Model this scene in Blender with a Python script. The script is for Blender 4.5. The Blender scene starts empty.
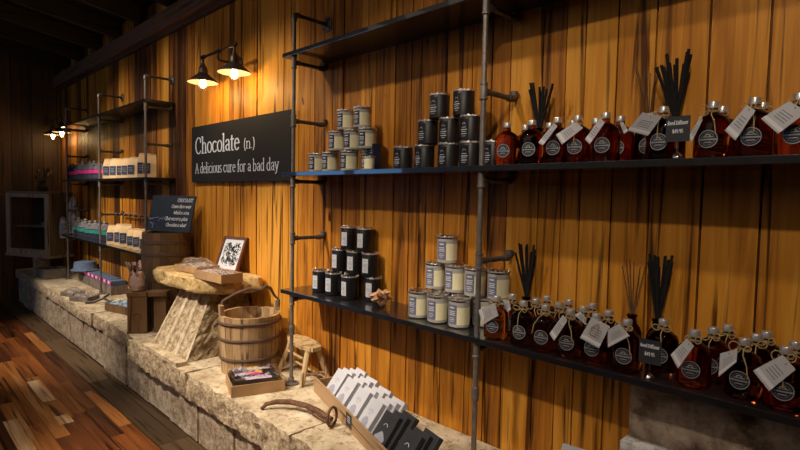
import bpy, bmesh, math, random
from mathutils import Vector, Matrix, noise
random.seed(7)
PI = math.pi
C = bpy.context.scene.collection
R = random.random
def U(a, b): return random.uniform(a, b)

# ------------------------------------------------------------------ materials
def new_mat(name):
    m = bpy.data.materials.new(name); m.use_nodes = True
    nt = m.node_tree; b = nt.nodes['Principled BSDF']
    return m, nt, b
def nd(nt, t, **k):
    n = nt.nodes.new(t)
    for a, v in k.items():
        if a in n.inputs: n.inputs[a].default_value = v
        else: setattr(n, a, v)
    return n
def mat(name, col, rough=.6, metal=0, var=.25, scale=12, bump=0, stretch=(1,1,1), col2=None, coat=0, bscale=None, detail=5, emis=None, estr=0, trans=0, ior=1.45):
    m, nt, b = new_mat(name); L = nt.links
    b.inputs['Roughness'].default_value = rough; b.inputs['Metallic'].default_value = metal
    b.inputs['Coat Weight'].default_value = coat
    b.inputs['Transmission Weight'].default_value = trans; b.inputs['IOR'].default_value = ior
    c1 = (*[c*(1-var) for c in col], 1); c2 = (*(col2 or [min(1, c*(1+var)) for c in col]), 1)
    tc = nd(nt, 'ShaderNodeTexCoord'); mp = nd(nt, 'ShaderNodeMapping')
    mp.inputs['Scale'].default_value = stretch
    L.new(tc.outputs['Object'], mp.inputs['Vector'])
    ns = nd(nt, 'ShaderNodeTexNoise'); ns.inputs['Scale'].default_value = scale; ns.inputs['Detail'].default_value = detail
    L.new(mp.outputs[0], ns.inputs['Vector'])
    rp = nd(nt, 'ShaderNodeValToRGB'); rp.color_ramp.elements[0].position = .3; rp.color_ramp.elements[1].position = .7
    rp.color_ramp.elements[0].color = c1; rp.color_ramp.elements[1].color = c2
    L.new(ns.outputs['Fac'], rp.inputs['Fac']); L.new(rp.outputs[0], b.inputs['Base Color'])
    if bump:
        n2 = nd(nt, 'ShaderNodeTexNoise'); n2.inputs['Scale'].default_value = bscale or scale*3; n2.inputs['Detail'].default_value = 6
        L.new(mp.outputs[0], n2.inputs['Vector'])
        bp = nd(nt, 'ShaderNodeBump'); bp.inputs['Strength'].default_value = bump; bp.inputs['Distance'].default_value = .02
        L.new(n2.outputs['Fac'], bp.inputs['Height']); L.new(bp.outputs[0], b.inputs['Normal'])
    if emis:
        b.inputs['Emission Color'].default_value = (*emis, 1); b.inputs['Emission Strength'].default_value = estr
    return m

def plank_mat(name, ramp, rough=.45, along=2, gscale=1.0, spec=.5, bump=.35, amp=.5):
    """timber: per-board tone from the 'tone' attribute, long grain noise, dark streaks and knots"""
    m, nt, b = new_mat(name); L = nt.links
    b.inputs['Roughness'].default_value = rough; b.inputs['Specular IOR Level'].default_value = spec
    at = nd(nt, 'ShaderNodeAttribute', attribute_name='tone')
    tc = nd(nt, 'ShaderNodeTexCoord')
    off = nd(nt, 'ShaderNodeVectorMath', operation='SCALE'); off.inputs['Scale'].default_value = 37.0
    cmb = nd(nt, 'ShaderNodeCombineXYZ'); 
    for i in range(3): L.new(at.outputs['Fac'], cmb.inputs[i])
    L.new(cmb.outputs[0], off.inputs[0])
    ad = nd(nt, 'ShaderNodeVectorMath', operation='ADD'); L.new(tc.outputs['Object'], ad.inputs[0]); L.new(off.outputs[0], ad.inputs[1])
    def noise_n(sc, st, det=6, dist=0.0):
        mp = nd(nt, 'ShaderNodeMapping'); s = [sc, sc, sc]; s[along] = sc*st
        mp.inputs['Scale'].default_value = s; L.new(ad.outputs[0], mp.inputs['Vector'])
        n = nd(nt, 'ShaderNodeTexNoise'); n.inputs['Scale'].default_value = 1; n.inputs['Detail'].default_value = det; n.inputs['Distortion'].default_value = dist
        L.new(mp.outputs[0], n.inputs['Vector']); return n
    g = noise_n(52*gscale, .04, 6, .8); s = noise_n(9*gscale, .12, 4, .9); k = noise_n(16*gscale, .42, 2, .3)
    rp = nd(nt, 'ShaderNodeValToRGB'); cr = rp.color_ramp
    cr.elements[0].position = 0; cr.elements[0].color = (*ramp[0], 1); cr.elements[1].position = 1; cr.elements[1].color = (*ramp[-1], 1)
    for i, c in enumerate(ramp[1:-1]):
        e = cr.elements.new((i+1)/(len(ramp)-1)); e.color = (*c, 1)
    m1 = nd(nt, 'ShaderNodeMath', operation='MULTIPLY_ADD'); L.new(g.outputs['Fac'], m1.inputs[0]); m1.inputs[1].default_value = .8*amp; m1.inputs[2].default_value = -.4*amp
    m2 = nd(nt, 'ShaderNodeMath', operation='MULTIPLY_ADD'); L.new(s.outputs['Fac'], m2.inputs[0]); m2.inputs[1].default_value = amp; m2.inputs[2].default_value = -.5*amp
    a1 = nd(nt, 'ShaderNodeMath', operation='ADD'); L.new(m1.outputs[0], a1.inputs[0]); L.new(m2.outputs[0], a1.inputs[1])
    a2 = nd(nt, 'ShaderNodeMath', operation='ADD'); L.new(a1.outputs[0], a2.inputs[0]); L.new(at.outputs['Fac'], a2.inputs[1]); a2.use_clamp = True
    L.new(a2.outputs[0], rp.inputs['Fac'])
    # dark streaks
    st = noise_n(26*gscale, .035, 3, 1.4)
    r2 = nd(nt, 'ShaderNodeValToRGB'); r2.color_ramp.elements[0].position = .55; r2.color_ramp.elements[0].color = (1,1,1,1)
    r2.color_ramp.elements[1].position = .68; r2.color_ramp.elements[1].color = (.16,.12,.09,1)
    L.new(st.outputs['Fac'], r2.inputs['Fac'])
    r3 = nd(nt, 'ShaderNodeValToRGB'); r3.color_ramp.elements[0].position = .74; r3.color_ramp.elements[0].color = (1,1,1,1)
    r3.color_ramp.elements[1].position = .80; r3.color_ramp.elements[1].color = (.12,.07,.04,1)
    L.new(k.outputs['Fac'], r3.inputs['Fac'])
    x1 = nd(nt, 'ShaderNodeMix', data_type='RGBA', blend_type='MULTIPLY'); x1.inputs[0].default_value = 1
    L.new(rp.outputs[0], x1.inputs[6]); L.new(r2.outputs[0], x1.inputs[7])
    x2 = nd(nt, 'ShaderNodeMix', data_type='RGBA', blend_type='MULTIPLY'); x2.inputs[0].default_value = 1
    L.new(x1.outputs[2], x2.inputs[6]); L.new(r3.outputs[0], x2.inputs[7])
    L.new(x2.outputs[2], b.inputs['Base Color'])
    bp = nd(nt, 'ShaderNodeBump'); bp.inputs['Strength'].default_value = bump; bp.inputs['Distance'].default_value = .004
    L.new(g.outputs['Fac'], bp.inputs['Height']); L.new(bp.outputs[0], b.inputs['Normal'])
    return m

def stone_mat(name, c1, c2, c3, sc=10, bump=.8, bs=45, rough=.9):
    m, nt, b = new_mat(name); L = nt.links
    b.inputs['Roughness'].default_value = rough; b.inputs['Specular IOR Level'].default_value = .2
    tc = nd(nt, 'ShaderNodeTexCoord')
    n1 = nd(nt, 'ShaderNodeTexNoise', Scale=sc, Detail=8, Roughness=.65); L.new(tc.outputs['Object'], n1.inputs['Vector'])
    rp = nd(nt, 'ShaderNodeValToRGB'); cr = rp.color_ramp
    cr.elements[0].position = .33; cr.elements[0].color = (*c1, 1); cr.elements[1].position = .68; cr.elements[1].color = (*c3, 1)
    e = cr.elements.new(.5); e.color = (*c2, 1)
    L.new(n1.outputs['Fac'], rp.inputs['Fac'])
    n3 = nd(nt, 'ShaderNodeTexNoise', Scale=bs*.8, Detail=5, Roughness=.7); L.new(tc.outputs['Object'], n3.inputs['Vector'])
    r3 = nd(nt, 'ShaderNodeValToRGB'); r3.color_ramp.elements[0].position = .3; r3.color_ramp.elements[0].color = (.40,.33,.26,1)
    r3.color_ramp.elements[1].position = .5; r3.color_ramp.elements[1].color = (1,1,1,1); L.new(n3.outputs['Fac'], r3.inputs['Fac'])
    x = nd(nt, 'ShaderNodeMix', data_type='RGBA', blend_type='MULTIPLY'); x.inputs[0].default_value = 1
    L.new(rp.outputs[0], x.inputs[6]); L.new(r3.outputs[0], x.inputs[7]); L.new(x.outputs[2], b.inputs['Base Color'])
    n2 = nd(nt, 'ShaderNodeTexNoise', Scale=bs, Detail=8, Roughness=.7); L.new(tc.outputs['Object'], n2.inputs['Vector'])
    bp = nd(nt, 'ShaderNodeBump'); bp.inputs['Strength'].default_value = bump; bp.inputs['Distance'].default_value = .015
    L.new(n2.outputs['Fac'], bp.inputs['Height']); L.new(bp.outputs[0], b.inputs['Normal'])
    return m

def glassy(name, col, rough=.05, ior=1.35, alpha=1.0):
    m, nt, b = new_mat(name)
    b.inputs['Base Color'].default_value = (*col, 1); b.inputs['Roughness'].default_value = rough
    b.inputs['Transmission Weight'].default_value = 1; b.inputs['IOR'].default_value = ior
    b.inputs['Alpha'].default_value = alpha
    tc = nd(nt, 'ShaderNodeTexCoord'); n = nd(nt, 'ShaderNodeTexNoise', Scale=14)
    nt.links.new(tc.outputs['Object'], n.inputs['Vector'])
    bp = nd(nt, 'ShaderNodeBump'); bp.inputs['Strength'].default_value = .06; bp.inputs['Distance'].default_value = .01
    nt.links.new(n.outputs['Fac'], bp.inputs['Height']); nt.links.new(bp.outputs[0], b.inputs['Normal'])
    return m

M = {}
M['wall'] = plank_mat('wall_timber', [(.055,.019,.006),(.18,.064,.012),(.43,.155,.015),(.59,.238,.024),(.70,.325,.048)], rough=.5, bump=.6, spec=.22, amp=1.1)
M['beam'] = plank_mat('beam_timber', [(.07,.035,.018),(.20,.10,.05),(.34,.18,.09)], rough=.6, along=0)
M['ceil'] = mat('dark_ceiling', (.012,.009,.008), .9)
M['joist'] = plank_mat('joist_timber', [(.012,.009,.007),(.035,.024,.017),(.06,.04,.028)], rough=.75, along=1)
M['floor'] = plank_mat('floor_timber', [(.032,.011,.005),(.105,.030,.009),(.22,.068,.016),(.36,.14,.036),(.66,.47,.28)], rough=.4, spec=.3, along=0, bump=.15)
M['border'] = plank_mat('border_timber', [(.035,.021,.011),(.085,.05,.026),(.13,.08,.042)], rough=.6, spec=.2, along=0)
M['lime'] = stone_mat('limestone', (.40,.30,.19), (.60,.48,.33), (.78,.67,.50), 7, .7, 40)
M['lime_rough'] = stone_mat('rough_limestone', (.30,.22,.14), (.48,.38,.26), (.66,.56,.42), 9, 1.0, 55)
M['hewn'] = stone_mat('hewn_limestone', (.24,.155,.085), (.54,.41,.27), (.80,.68,.50), 30, 1.0, 70)
M['pitted'] = stone_mat('pitted_brown_limestone', (.17,.115,.06), (.36,.27,.16), (.58,.46,.30), 26, 1.0, 60)
M['block'] = stone_mat('ledge_block_stone', (.27,.195,.13), (.48,.37,.265), (.68,.56,.43), 18, 1.0, 60)
M['mortar'] = stone_mat('mortar', (.38,.30,.22), (.50,.41,.31), (.60,.51,.41), 14, .5, 60)
M['capstone'] = stone_mat('yellow_sandstone', (.42,.27,.10), (.62,.43,.19), (.78,.60,.33), 9, .7, 45)
M['darkstone'] = stone_mat('brown_wall_stone', (.10,.065,.045), (.42,.31,.22), (.62,.49,.37), 9, 1.0, 16)
M['palestone'] = stone_mat('pale_stone', (.5,.47,.50), (.7,.67,.68), (.85,.82,.80), 12, .6, 40)
M['pipe'] = mat('gunmetal_pipe', (.23,.20,.185), .45, .6, .25, 30, .1)
M['fitting'] = mat('cast_fitting', (.12,.105,.10), .5, .5, .35, 40, .2)
M['shelf'] = mat('black_shelf_board', (.010,.010,.012), .32, 0, .3, 20, .02, coat=.8)
M['signboard'] = mat('black_sign_board', (.005,.0045,.006), .8, 0, .2, 8)
M['ink'] = mat('pale_lettering', (.62,.68,.80), .6, 0, .08)
M['white_print'] = mat('white_print', (.72,.74,.80), .6, 0, .05)
M['frost'] = mat('frosted_glass', (.44,.42,.38), .25, 0, .1, 20, coat=.4)
M['wax'] = mat('cream_wax', (.86,.78,.52), .45, 0, .05, 8, emis=None)
M['navy'] = mat('navy_label', (.022,.026,.055), .5, 0, .2)
M['slate_label'] = mat('slate_label', (.16,.16,.24), .5, 0, .12)
M['grey_label'] = mat('grey_label', (.42,.43,.48), .55, 0, .12, 30)
M['chrome'] = mat('chrome', (.75,.72,.70), .12, 1, .1)
M['lidsilver'] = mat('silver_lid', (.62,.58,.56), .22, 1, .2, 25, .3)
M['blackjar'] = mat('black_jar', (.008,.007,.008), .3, 0, .3, 20, coat=.1)
M['charjar'] = mat('charcoal_jar', (.015,.013,.014), .4, 0, .25, 20)
M['rimfoil'] = mat('crimped_foil', (.70,.62,.60), .3, .8, .35, 80, .4)
M['amber'] = glassy('amber_liquid_glass', (.46,.095,.016), .04, 1.33)
M['darkamber'] = glassy('dark_amber_glass', (.12,.018,.008), .05, 1.36)
M['capwhite'] = mat('silver_white_cap', (.55,.51,.49), .3, .6, .08)
M['labeldisc'] = mat('black_round_label', (.016,.014,.018), .45, 0, .2)
M['labelring'] = mat('silver_label_print', (.34,.34,.37), .4, .2, .15)
M['twine'] = mat('jute_twine', (.48,.33,.15), .85, 0, .25, 90, .4)
M['tag'] = mat('grey_paper_tag', (.50,.49,.52), .7, 0, .06, 20)
M['tagband'] = mat('pale_tag_band', (.74,.72,.74), .7, 0, .04)
M['tagprint'] = mat('tag_print', (.22,.21,.25), .7, 0, .1)
M['reed'] = mat('black_reed', (.006,.005,.005), .95, 0, .3, 60, .3)
M['reedbrown'] = mat('brown_reed', (.10,.05,.025), .7, 0, .3, 60, .3)
M['card'] = mat('black_price_card', (.028,.028,.034), .5, 0, .2)
M['puzzle'] = mat('pale_pink_timber', (.50,.27,.15), .55, 0, .3, 25, .1, (1,1,6))
M['tubwood'] = plank_mat('tub_timber', [(.14,.075,.03),(.30,.175,.08),(.44,.28,.14),(.56,.38,.20)], rough=.6, gscale=1.6)
M['hoop'] = mat('dark_cane_hoop', (.11,.06,.035), .6, 0, .35, 50, .5, (1,1,4))
M['barrelwood'] = plank_mat('barrel_timber', [(.05,.028,.014),(.12,.065,.03),(.18,.10,.05)], rough=.6, gscale=1.3)
M['cratewood'] = plank_mat('crate_timber', [(.07,.038,.018),(.17,.09,.04),(.27,.15,.065)], rough=.6, gscale=1.3)
M['stoolwood'] = plank_mat('stool_timber', [(.28,.17,.07),(.46,.30,.14),(.60,.42,.22)], rough=.6, gscale=1.6)
M['traywood'] = plank_mat('tray_timber', [(.16,.09,.04),(.34,.20,.10),(.46,.30,.16)], rough=.6, along=0, gscale=1.5)
M['kraftbox'] = mat('kraft_board', (.42,.25,.12), .7, 0, .2, 10, .1)
M['iron'] = mat('rusty_iron', (.16,.075,.04), .6, .3, .45, 35, .6)
M['boxwhite'] = mat('white_carton', (.50,.50,.55), .5, 0, .04)
M['boxprint'] = mat('grey_carton_print', (.30,.30,.38), .55, 0, .2, 90)
M['boxblack'] = mat('black_carton', (.030,.030,.036), .45, 0, .2)
M['choc'] = mat('dark_wrapper', (.045,.028,.022), .35, 0, .5, 30, .3)
M['yellow'] = mat('yellow_sticker', (.85,.62,.05), .4, 0, .1)
M['pink'] = mat('pink_sticker', (.80,.06,.32), .4, 0, .1)
M['lilac'] = mat('lilac_paper', (.55,.46,.58), .4, 0, .2, 30)
M['potpourri'] = mat('mixed_petals', (.22,.13,.12), .7, 0, .7, 60, .6, col2=(.72,.60,.56), bscale=60)
M['cello'] = glassy('crinkled_cellophane', (.96,.95,.95), .08, 1.2, .38)
M['cello_white'] = glassy('bright_cellophane', (1,1,1), .16, 1.3, .62)
M['kraft'] = mat('kraft_bag_paper', (.72,.50,.27), .65, 0, .12, 12, .15)
M['bagnavy'] = mat('navy_bag', (.018,.02,.045), .45, 0, .3, 20, .2)
M['baglabel'] = mat('navy_bag_label', (.035,.05,.11), .5, 0, .3, 30)
M['pinkband'] = mat('magenta_band', (.90,.03,.36), .5, 0, .1)
M['tealband'] = mat('teal_band', (.03,.28,.24), .5, 0, .1)
M['bagfoil'] = mat('grey_bag_top', (.22,.19,.17), .45, 0, .5, 40, .4)
M['cloth'] = mat('grey_floral_cloth', (.30,.27,.28), .9, 0, .6, 30, .5, col2=(.75,.70,.68))
M['denim'] = mat('blue_grey_fabric', (.12,.17,.28), .85, 0, .35, 60, .4)
M['bluepack'] = mat('blue_patterned_packet', (.05,.10,.19), .5, 0, .6, 35, .2, col2=(.42,.55,.68))
M['greytray'] = mat('weathered_grey_box', (.19,.155,.125), .8, 0, .35, 20, .4)
M['chalkboard'] = mat('blue_black_chalkboard', (.012,.020,.036), .5, 0, .3)
M['chalkblue'] = mat('violet_chalk', (.30,.30,.62), .8, 0, .2)
M['framewood'] = mat('dark_red_frame', (.13,.045,.025), .4, 0, .3, 25, .1)
M['mount'] = mat('pale_picture_mount', (.62,.63,.70), .5, 0, .04)
M['cabwood'] = plank_mat('weathered_cabinet_timber', [(.11,.07,.04),(.28,.19,.11),(.46,.33,.21)], rough=.7, gscale=1.3)
M['cabdark'] = mat('cabinet_inner_timber', (.035,.024,.017), .8, 0, .3, 15)
M['shade_out'] = mat('dark_bronze_shade', (.05,.036,.030), .42, .6, .3, 30, .1)
M['shade_in'] = mat('white_enamel', (.34,.29,.23), .5, 0, .04)
M['ember'] = mat('bulb_glow', (1,.8,.5), .4, 0, 0, emis=(1,.80,.50), estr=9)
M['bulbglass'] = glassy('clear_bulb_glass', (1,.97,.92), .02, 1.1, .35)
M['plum'] = mat('dark_plum_petals', (.05,.018,.022), .6, 0, .4)
M['peach'] = mat('blush_petals', (.62,.44,.40), .6, 0, .3, 30)
M['window'] = mat('daylit_window', (.1,.2,.4), .4, 0, 0, emis=(.16,.42,.85), estr=4.2)
M['plaster'] = mat('brown_plaster', (.06,.04,.03), .9)

# ------------------------------------------------------------------ mesh builder
class MB:
    def __init__(s): s.v = []; s.f = []; s.m = []; s.t = []; s.tone = 0.5; s.mi = 0
    def add(s, vs, fs):
        o = len(s.v); s.v += [tuple(v) for v in vs]
        for f in fs: s.f.append([i+o for i in f]); s.m.append(s.mi); s.t.append(s.tone)
        return s
    def box(s, a, b, mtx=None):
        x0,y0,z0 = a; x1,y1,z1 = b
        vs = [Vector(p) for p in ((x0,y0,z0),(x1,y0,z0),(x1,y1,z0),(x0,y1,z0),(x0,y0,z1),(x1,y0,z1),(x1,y1,z1),(x0,y1,z1))]
        if mtx: vs = [mtx @ v for v in vs]
        return s.add(vs, [(0,3,2,1),(4,5,6,7),(0,1,5,4),(1,2,6,5),(2,3,7,6),(3,0,4,7)])
    def cbox(s, c, sz, mtx=None):
        a = [c[i]-sz[i]/2 for i in range(3)]; b = [c[i]+sz[i]/2 for i in range(3)]
        return s.box(a, b, mtx)
    def lathe(s, prof, n=24, c=(0,0,0), mtx=None, sy=1.0, wob=0):
        vs = []; fs = []
        for r, z in prof:
            for i in range(n):
                a = 2*PI*i/n; rr = r*(1 + (wob*math.sin(a*7+z*90) if wob else 0))
                v = Vector((c[0]+rr*math.cos(a), c[1]+rr*sy*math.sin(a), c[2]+z)); vs.append(mtx @ v if mtx else v)
        for j in range(len(prof)-1):
            for i in range(n): fs.append((j*n+i, j*n+(i+1)%n, (j+1)*n+(i+1)%n, (j+1)*n+i))
        if prof[0][0] > 1e-6: fs.append(tuple(range(n-1,-1,-1)))
        if prof[-1][0] > 1e-6: fs.append(tuple((len(prof)-1)*n+i for i in range(n)))
        return s.add(vs, fs)
    def tube(s, pts, r, n=8, closed=False, flat=1.0):
        pts = [Vector(p) for p in pts]; rs = r if isinstance(r, (list, tuple)) else [r]*len(pts)
        vs = []; fs = []; N = len(pts); ref = None
        for i, p in enumerate(pts):
            if closed: t = pts[(i+1)%N]-pts[i-1]
            else: t = pts[min(i+1,N-1)]-pts[max(i-1,0)]
            t.normalize()
            if ref is None: ref = Vector((0,0,1)) if abs(t.z) < .9 else Vector((1,0,0))
            u = t.cross(ref)
            if u.length < 1e-4: u = t.cross(Vector((0,1,0)))
            u.normalize(); w = u.cross(t); ref = w
            for k in range(n):
                a = 2*PI*k/n; vs.append(p+u*math.cos(a)*rs[i]+w*math.sin(a)*rs[i]*flat)
        for i in range(N if closed else N-1):
            j = (i+1)%N
            for k in range(n): fs.append((i*n+k, i*n+(k+1)%n, j*n+(k+1)%n, j*n+k))
        if not closed: fs += [tuple(range(n-1,-1,-1)), tuple((N-1)*n+k for k in range(n))]
        return s.add(vs, fs)
    def ball(s, c, r, n=12, sc=(1,1,1)):
        prof = [(max(1e-7, r*math.sin(PI*j/n)), -r*math.cos(PI*j/n)) for j in range(n+1)]
        prof[0] = (0, prof[0][1]); prof[-1] = (0, prof[-1][1])
        m = Matrix.Translation(c) @ Matrix.Diagonal((*sc, 1)); return s.lathe(prof, max(8, n), (0,0,0), m)
    def prism(s, poly, z0, z1, mtx=None):
        n = len(poly); vs = [Vector((x,y,z0)) for x,y in poly]+[Vector((x,y,z1)) for x,y in poly]
        if mtx: vs = [mtx @ v for v in vs]
        fs = [tuple(range(n-1,-1,-1)), tuple(range(n,2*n))]+[(i,(i+1)%n,(i+1)%n+n,i+n) for i in range(n)]
        return s.add(vs, fs)
    def build(s, name, mats, parent=None, smooth=False, bevel=0, weld=False, seg=2):
        me = bpy.data.meshes.new(name); me.from_pydata(s.v, [], s.f)
        if not isinstance(mats, (list, tuple)): mats = [mats]
        for m in mats: me.materials.append(m)
        me.polygons.foreach_set('material_index', s.m)
        at = me.attributes.new('tone', 'FLOAT', 'FACE'); at.data.foreach_set('value', s.t)
        bm = bmesh.new(); bm.from_mesh(me)
        if weld: bmesh.ops.remove_doubles(bm, verts=bm.verts, dist=1e-5)
        bmesh.ops.recalc_face_normals(bm, faces=bm.faces)
        if bevel: bmesh.ops.bevel(bm, geom=bm.edges[:], offset=bevel, segments=seg, affect='EDGES', profile=.6)
        bm.to_mesh(me); bm.free()
        if smooth:
            for p in me.polygons: p.use_smooth = True
            try: me.set_sharp_from_angle(angle=math.radians(38))
            except Exception: pass
        o = bpy.data.objects.new(name, me); C.objects.link(o)
        if parent: o.parent = parent
        return o

def tag(o, label=None, cat=None, group=None, kind=None):
    if label: o['label'] = label
    if cat: o['category'] = cat
    if group: o['group'] = group
    if kind: o['kind'] = kind
    return o
def empty(name, loc, label=None, cat=None, group=None, rz=0, rot=None):
    o = bpy.data.objects.new(name, None); C.objects.link(o); o.location = loc
    o.rotation_euler = rot or (0,0,rz); o.empty_display_size = .03
    return tag(o, label, cat, group)
kids = {}
def copy_tree(o, parent=None):
    c = o.copy(); C.objects.link(c)
    if parent is not None: c.parent = parent
    for ch in o.children: copy_tree(ch, c)
    return c
def put(proto, used, loc, rz=0, label=None, sc=None):
    """place the prototype itself the first time, then copies"""
    if not used: used.append(1); o = proto
    else: o = copy_tree(proto)
    o.location = loc; o.rotation_euler = (0,0,rz)
    if label: o['label'] = label
    return o

def rough_block(a, b, amp, seg=.035, seed=0, keep=(), mtx=None, rnd=.02, face_mi=False):
    """stone: subdivided box with noise pushed faces; keep lists faces ('-z', '+y'...) left flat"""
    bm = bmesh.new(); bmesh.ops.create_cube(bm, size=1)
    sz = [b[i]-a[i] for i in range(3)]
    for v in bm.verts:
        for i in range(3): v.co[i] = a[i]+(v.co[i]+.5)*sz[i]
    for ax in range(3):
        n = max(1, int(sz[ax]/seg))
        for k in range(1, n):
            p = [0,0,0]; p[ax] = a[ax]+sz[ax]*k/n; nn = [0,0,0]; nn[ax] = 1
            bmesh.ops.bisect_plane(bm, geom=bm.verts[:]+bm.edges[:]+bm.faces[:], plane_co=p, plane_no=nn)
    bm.normal_update(); out = []
    for v in bm.verts:
        n = v.normal.copy(); p = v.co.copy(); edge = 0
        for ax in range(3):
            if min(abs(p[ax]-a[ax]), abs(p[ax]-b[ax])) < 1e-5: edge += 1
        q = p*9+Vector((seed*7.3, seed*3.1, 0)); d = noise.noise(q)*.6+noise.noise(q*2.7)*.4+noise.noise(q*5)*.45
        nv = n*(d*amp)
        if edge >= 2: nv -= n*rnd*(.4+.6*abs(noise.noise(q*1.7)))
        for kf in keep:
            ax = 'xyz'.index(kf[1]); lim = a[ax] if kf[0] == '-' else b[ax]
            if abs(p[ax]-lim) < 1e-5: nv[ax] = 0
        out.append(p+nv)
    for v, co in zip(bm.verts, out): v.co = (mtx @ co) if mtx else co
    mb = MB(); bm.verts.index_update()
    mb.add([v.co.copy() for v in bm.verts], [[v.index for v in f.verts] for f in bm.faces])
    if face_mi:
        bm.normal_update(); mb.m = [1 if f.normal.y < -.55 else 0 for f in bm.faces]
    bm.free()
    return mb

# ------------------------------------------------------------------ serif lettering (broad nib strokes)
def arc(cx, cy, rx, ry, a0, a1, n=10):
    return [(cx+rx*math.cos(math.radians(a0+(a1-a0)*i/n)), cy+ry*math.sin(math.radians(a0+(a1-a0)*i/n))) for i in range(n+1)]
def sf(x, y, w=.07): return [(x-w, y), (x+w, y)]
G = {
 ' ': ([], .22), '.': ([[(.08,.02),(.09,.03)]], .2), ',': ([[(.09,.03),(.06,-.08)]], .2), '!': ([[(.09,.22),(.09,.72)],[(.09,.02),(.09,.03)]], .2),
 'a': ([arc(.2,.34,.13,.14,160,0)+[(.33,.05),(.4,.0)], arc(.19,.14,.12,.12,60,330)+[(.33,.1)], [(.25,.27),(.33,.3)]], .44),
 'b': ([[(.0,.74),(.09,.76),(.09,.02)], arc(.24,.24,.17,.24,150,-150)], .5),
 'c': ([arc(.24,.24,.19,.24,45,320)], .44),
 'd': ([[(.3,.74),(.37,.76),(.37,.02),(.44,.0)], arc(.22,.24,.17,.24,30,330)], .5),
 'e': ([[(.07,.28),(.39,.28)]+arc(.23,.24,.17,.24,10,320)], .46),
 'f': ([[(.12,0),(.12,.62)]+arc(.24,.62,.12,.14,180,60,6), [(.02,.47),(.26,.47)], sf(.12,0,.09)], .3),
 'g': ([arc(.22,.28,.16,.2,0,360), [(.38,.48),(.38,-.1)]+arc(.22,-.1,.16,.12,0,-150,6)], .48),
 'h': ([[(.0,.74),(.09,.76),(.09,0)], [(.09,.34)]+arc(.24,.32,.14,.16,160,0,6)+[(.38,0)], sf(.09,0), sf(.38,0)], .5),
 'i': ([[(.02,.46),(.1,.48),(.1,0)], sf(.1,0), [(.1,.66),(.1,.68)]], .23),
 'l': ([[(.02,.74),(.1,.76),(.1,0)], sf(.1,0)], .23),
 'm': ([[(.02,.46),(.1,.48),(.1,0)], [(.1,.34)]+arc(.22,.32,.12,.16,160,0,6)+[(.34,0)], [(.34,.34)]+arc(.46,.32,.12,.16,160,0,6)+[(.58,0)], sf(.1,0), sf(.34,0), sf(.58,0)], .7),
 'n': ([[(.02,.46),(.1,.48),(.1,0)], [(.1,.34)]+arc(.25,.32,.14,.16,160,0,6)+[(.39,0)], sf(.1,0), sf(.39,0)], .5),
 'o': ([arc(.24,.24,.19,.24,0,360,16)], .48),
 'p': ([[(.02,.46),(.1,.48),(.1,-.22)], arc(.25,.24,.17,.24,150,-150), sf(.1,-.22)], .5),
 'r': ([[(.02,.46),(.1,.48),(.1,0)], [(.1,.34)]+arc(.22,.34,.11,.14,150,50,4), sf(.1,0)], .36),
 's': ([arc(.17,.36,.12,.12,40,230,8)+arc(.17,.12,.13,.12,60,-150,8)], .36),
 't': ([[(.12,.62),(.12,.1)]+arc(.2,.1,.08,.1,180,300,5), [(.02,.47),(.26,.47)]], .3),
 'u': ([[(.02,.46),(.1,.48),(.1,.16)]+arc(.23,.16,.13,.16,180,340,6), [(.3,.47),(.38,.48),(.38,.02),(.45,0)]], .5),
 'v': ([[(.03,.48),(.21,0),(.38,.48)]], .42), 'w': ([[(.03,.48),(.18,0),(.3,.4),(.44,0),(.58,.48)]], .62),
 'y': ([[(.05,.48),(.23,.02)], [(.4,.48),(.18,-.14),(.06,-.2)], sf(.05,.48,.06), sf(.4,.48,.06)], .45),
 'A': ([[(.06,0),(.3,.72),(.54,0)], [(.15,.26),(.45,.26)], sf(.06,0), sf(.54,0)], .62),
 'C': ([arc(.34,.36,.28,.37,48,318,14), [(.53,.5),(.53,.68)]], .64),
 'E': ([[(.1,0),(.1,.7)], [(.03,.7),(.42,.7),(.42,.6)], [(.1,.36),(.34,.36)], [(.03,0),(.44,0),(.44,.1)]], .5),
 'H': ([[(.1,0),(.1,.7)], [(.5,0),(.5,.7)], [(.1,.36),(.5,.36)], sf(.1,0), sf(.1,.7), sf(.5,0), sf(.5,.7)], .62),
 'L': ([[(.1,0),(.1,.7)], sf(.1,.7), [(.03,0),(.42,0),(.42,.12)]], .5),
 'O': ([arc(.34,.35,.28,.36,0,360,18)], .68),
 'T': ([[(.28,0),(.28,.7)], [(.03,.58),(.03,.7),(.53,.7),(.53,.58)], sf(.28,0)], .56),
 'W': ([[(.03,.7),(.22,0),(.4,.6),(.58,0),(.78,.7)]], .82),
 '(': ([arc(.32,.28,.22,.5,125,235,8)], .24), ')': ([arc(-.1,.28,.22,.5,55,-55,8)], .24),
}
def hull(pts):
    pts = sorted(set((round(x,5), round(y,5)) for x,y in pts))
    def half(ps):
        h = []
        for p in ps:
            while len(h) > 1 and (h[-1][0]-h[-2][0])*(p[1]-h[-2][1])-(h[-1][1]-h[-2][1])*(p[0]-h[-2][0]) <= 0: h.pop()
            h.append(p)
        return h
    a = half(pts); b = half(pts[::-1]); return a[:-1]+b[:-1]
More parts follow.
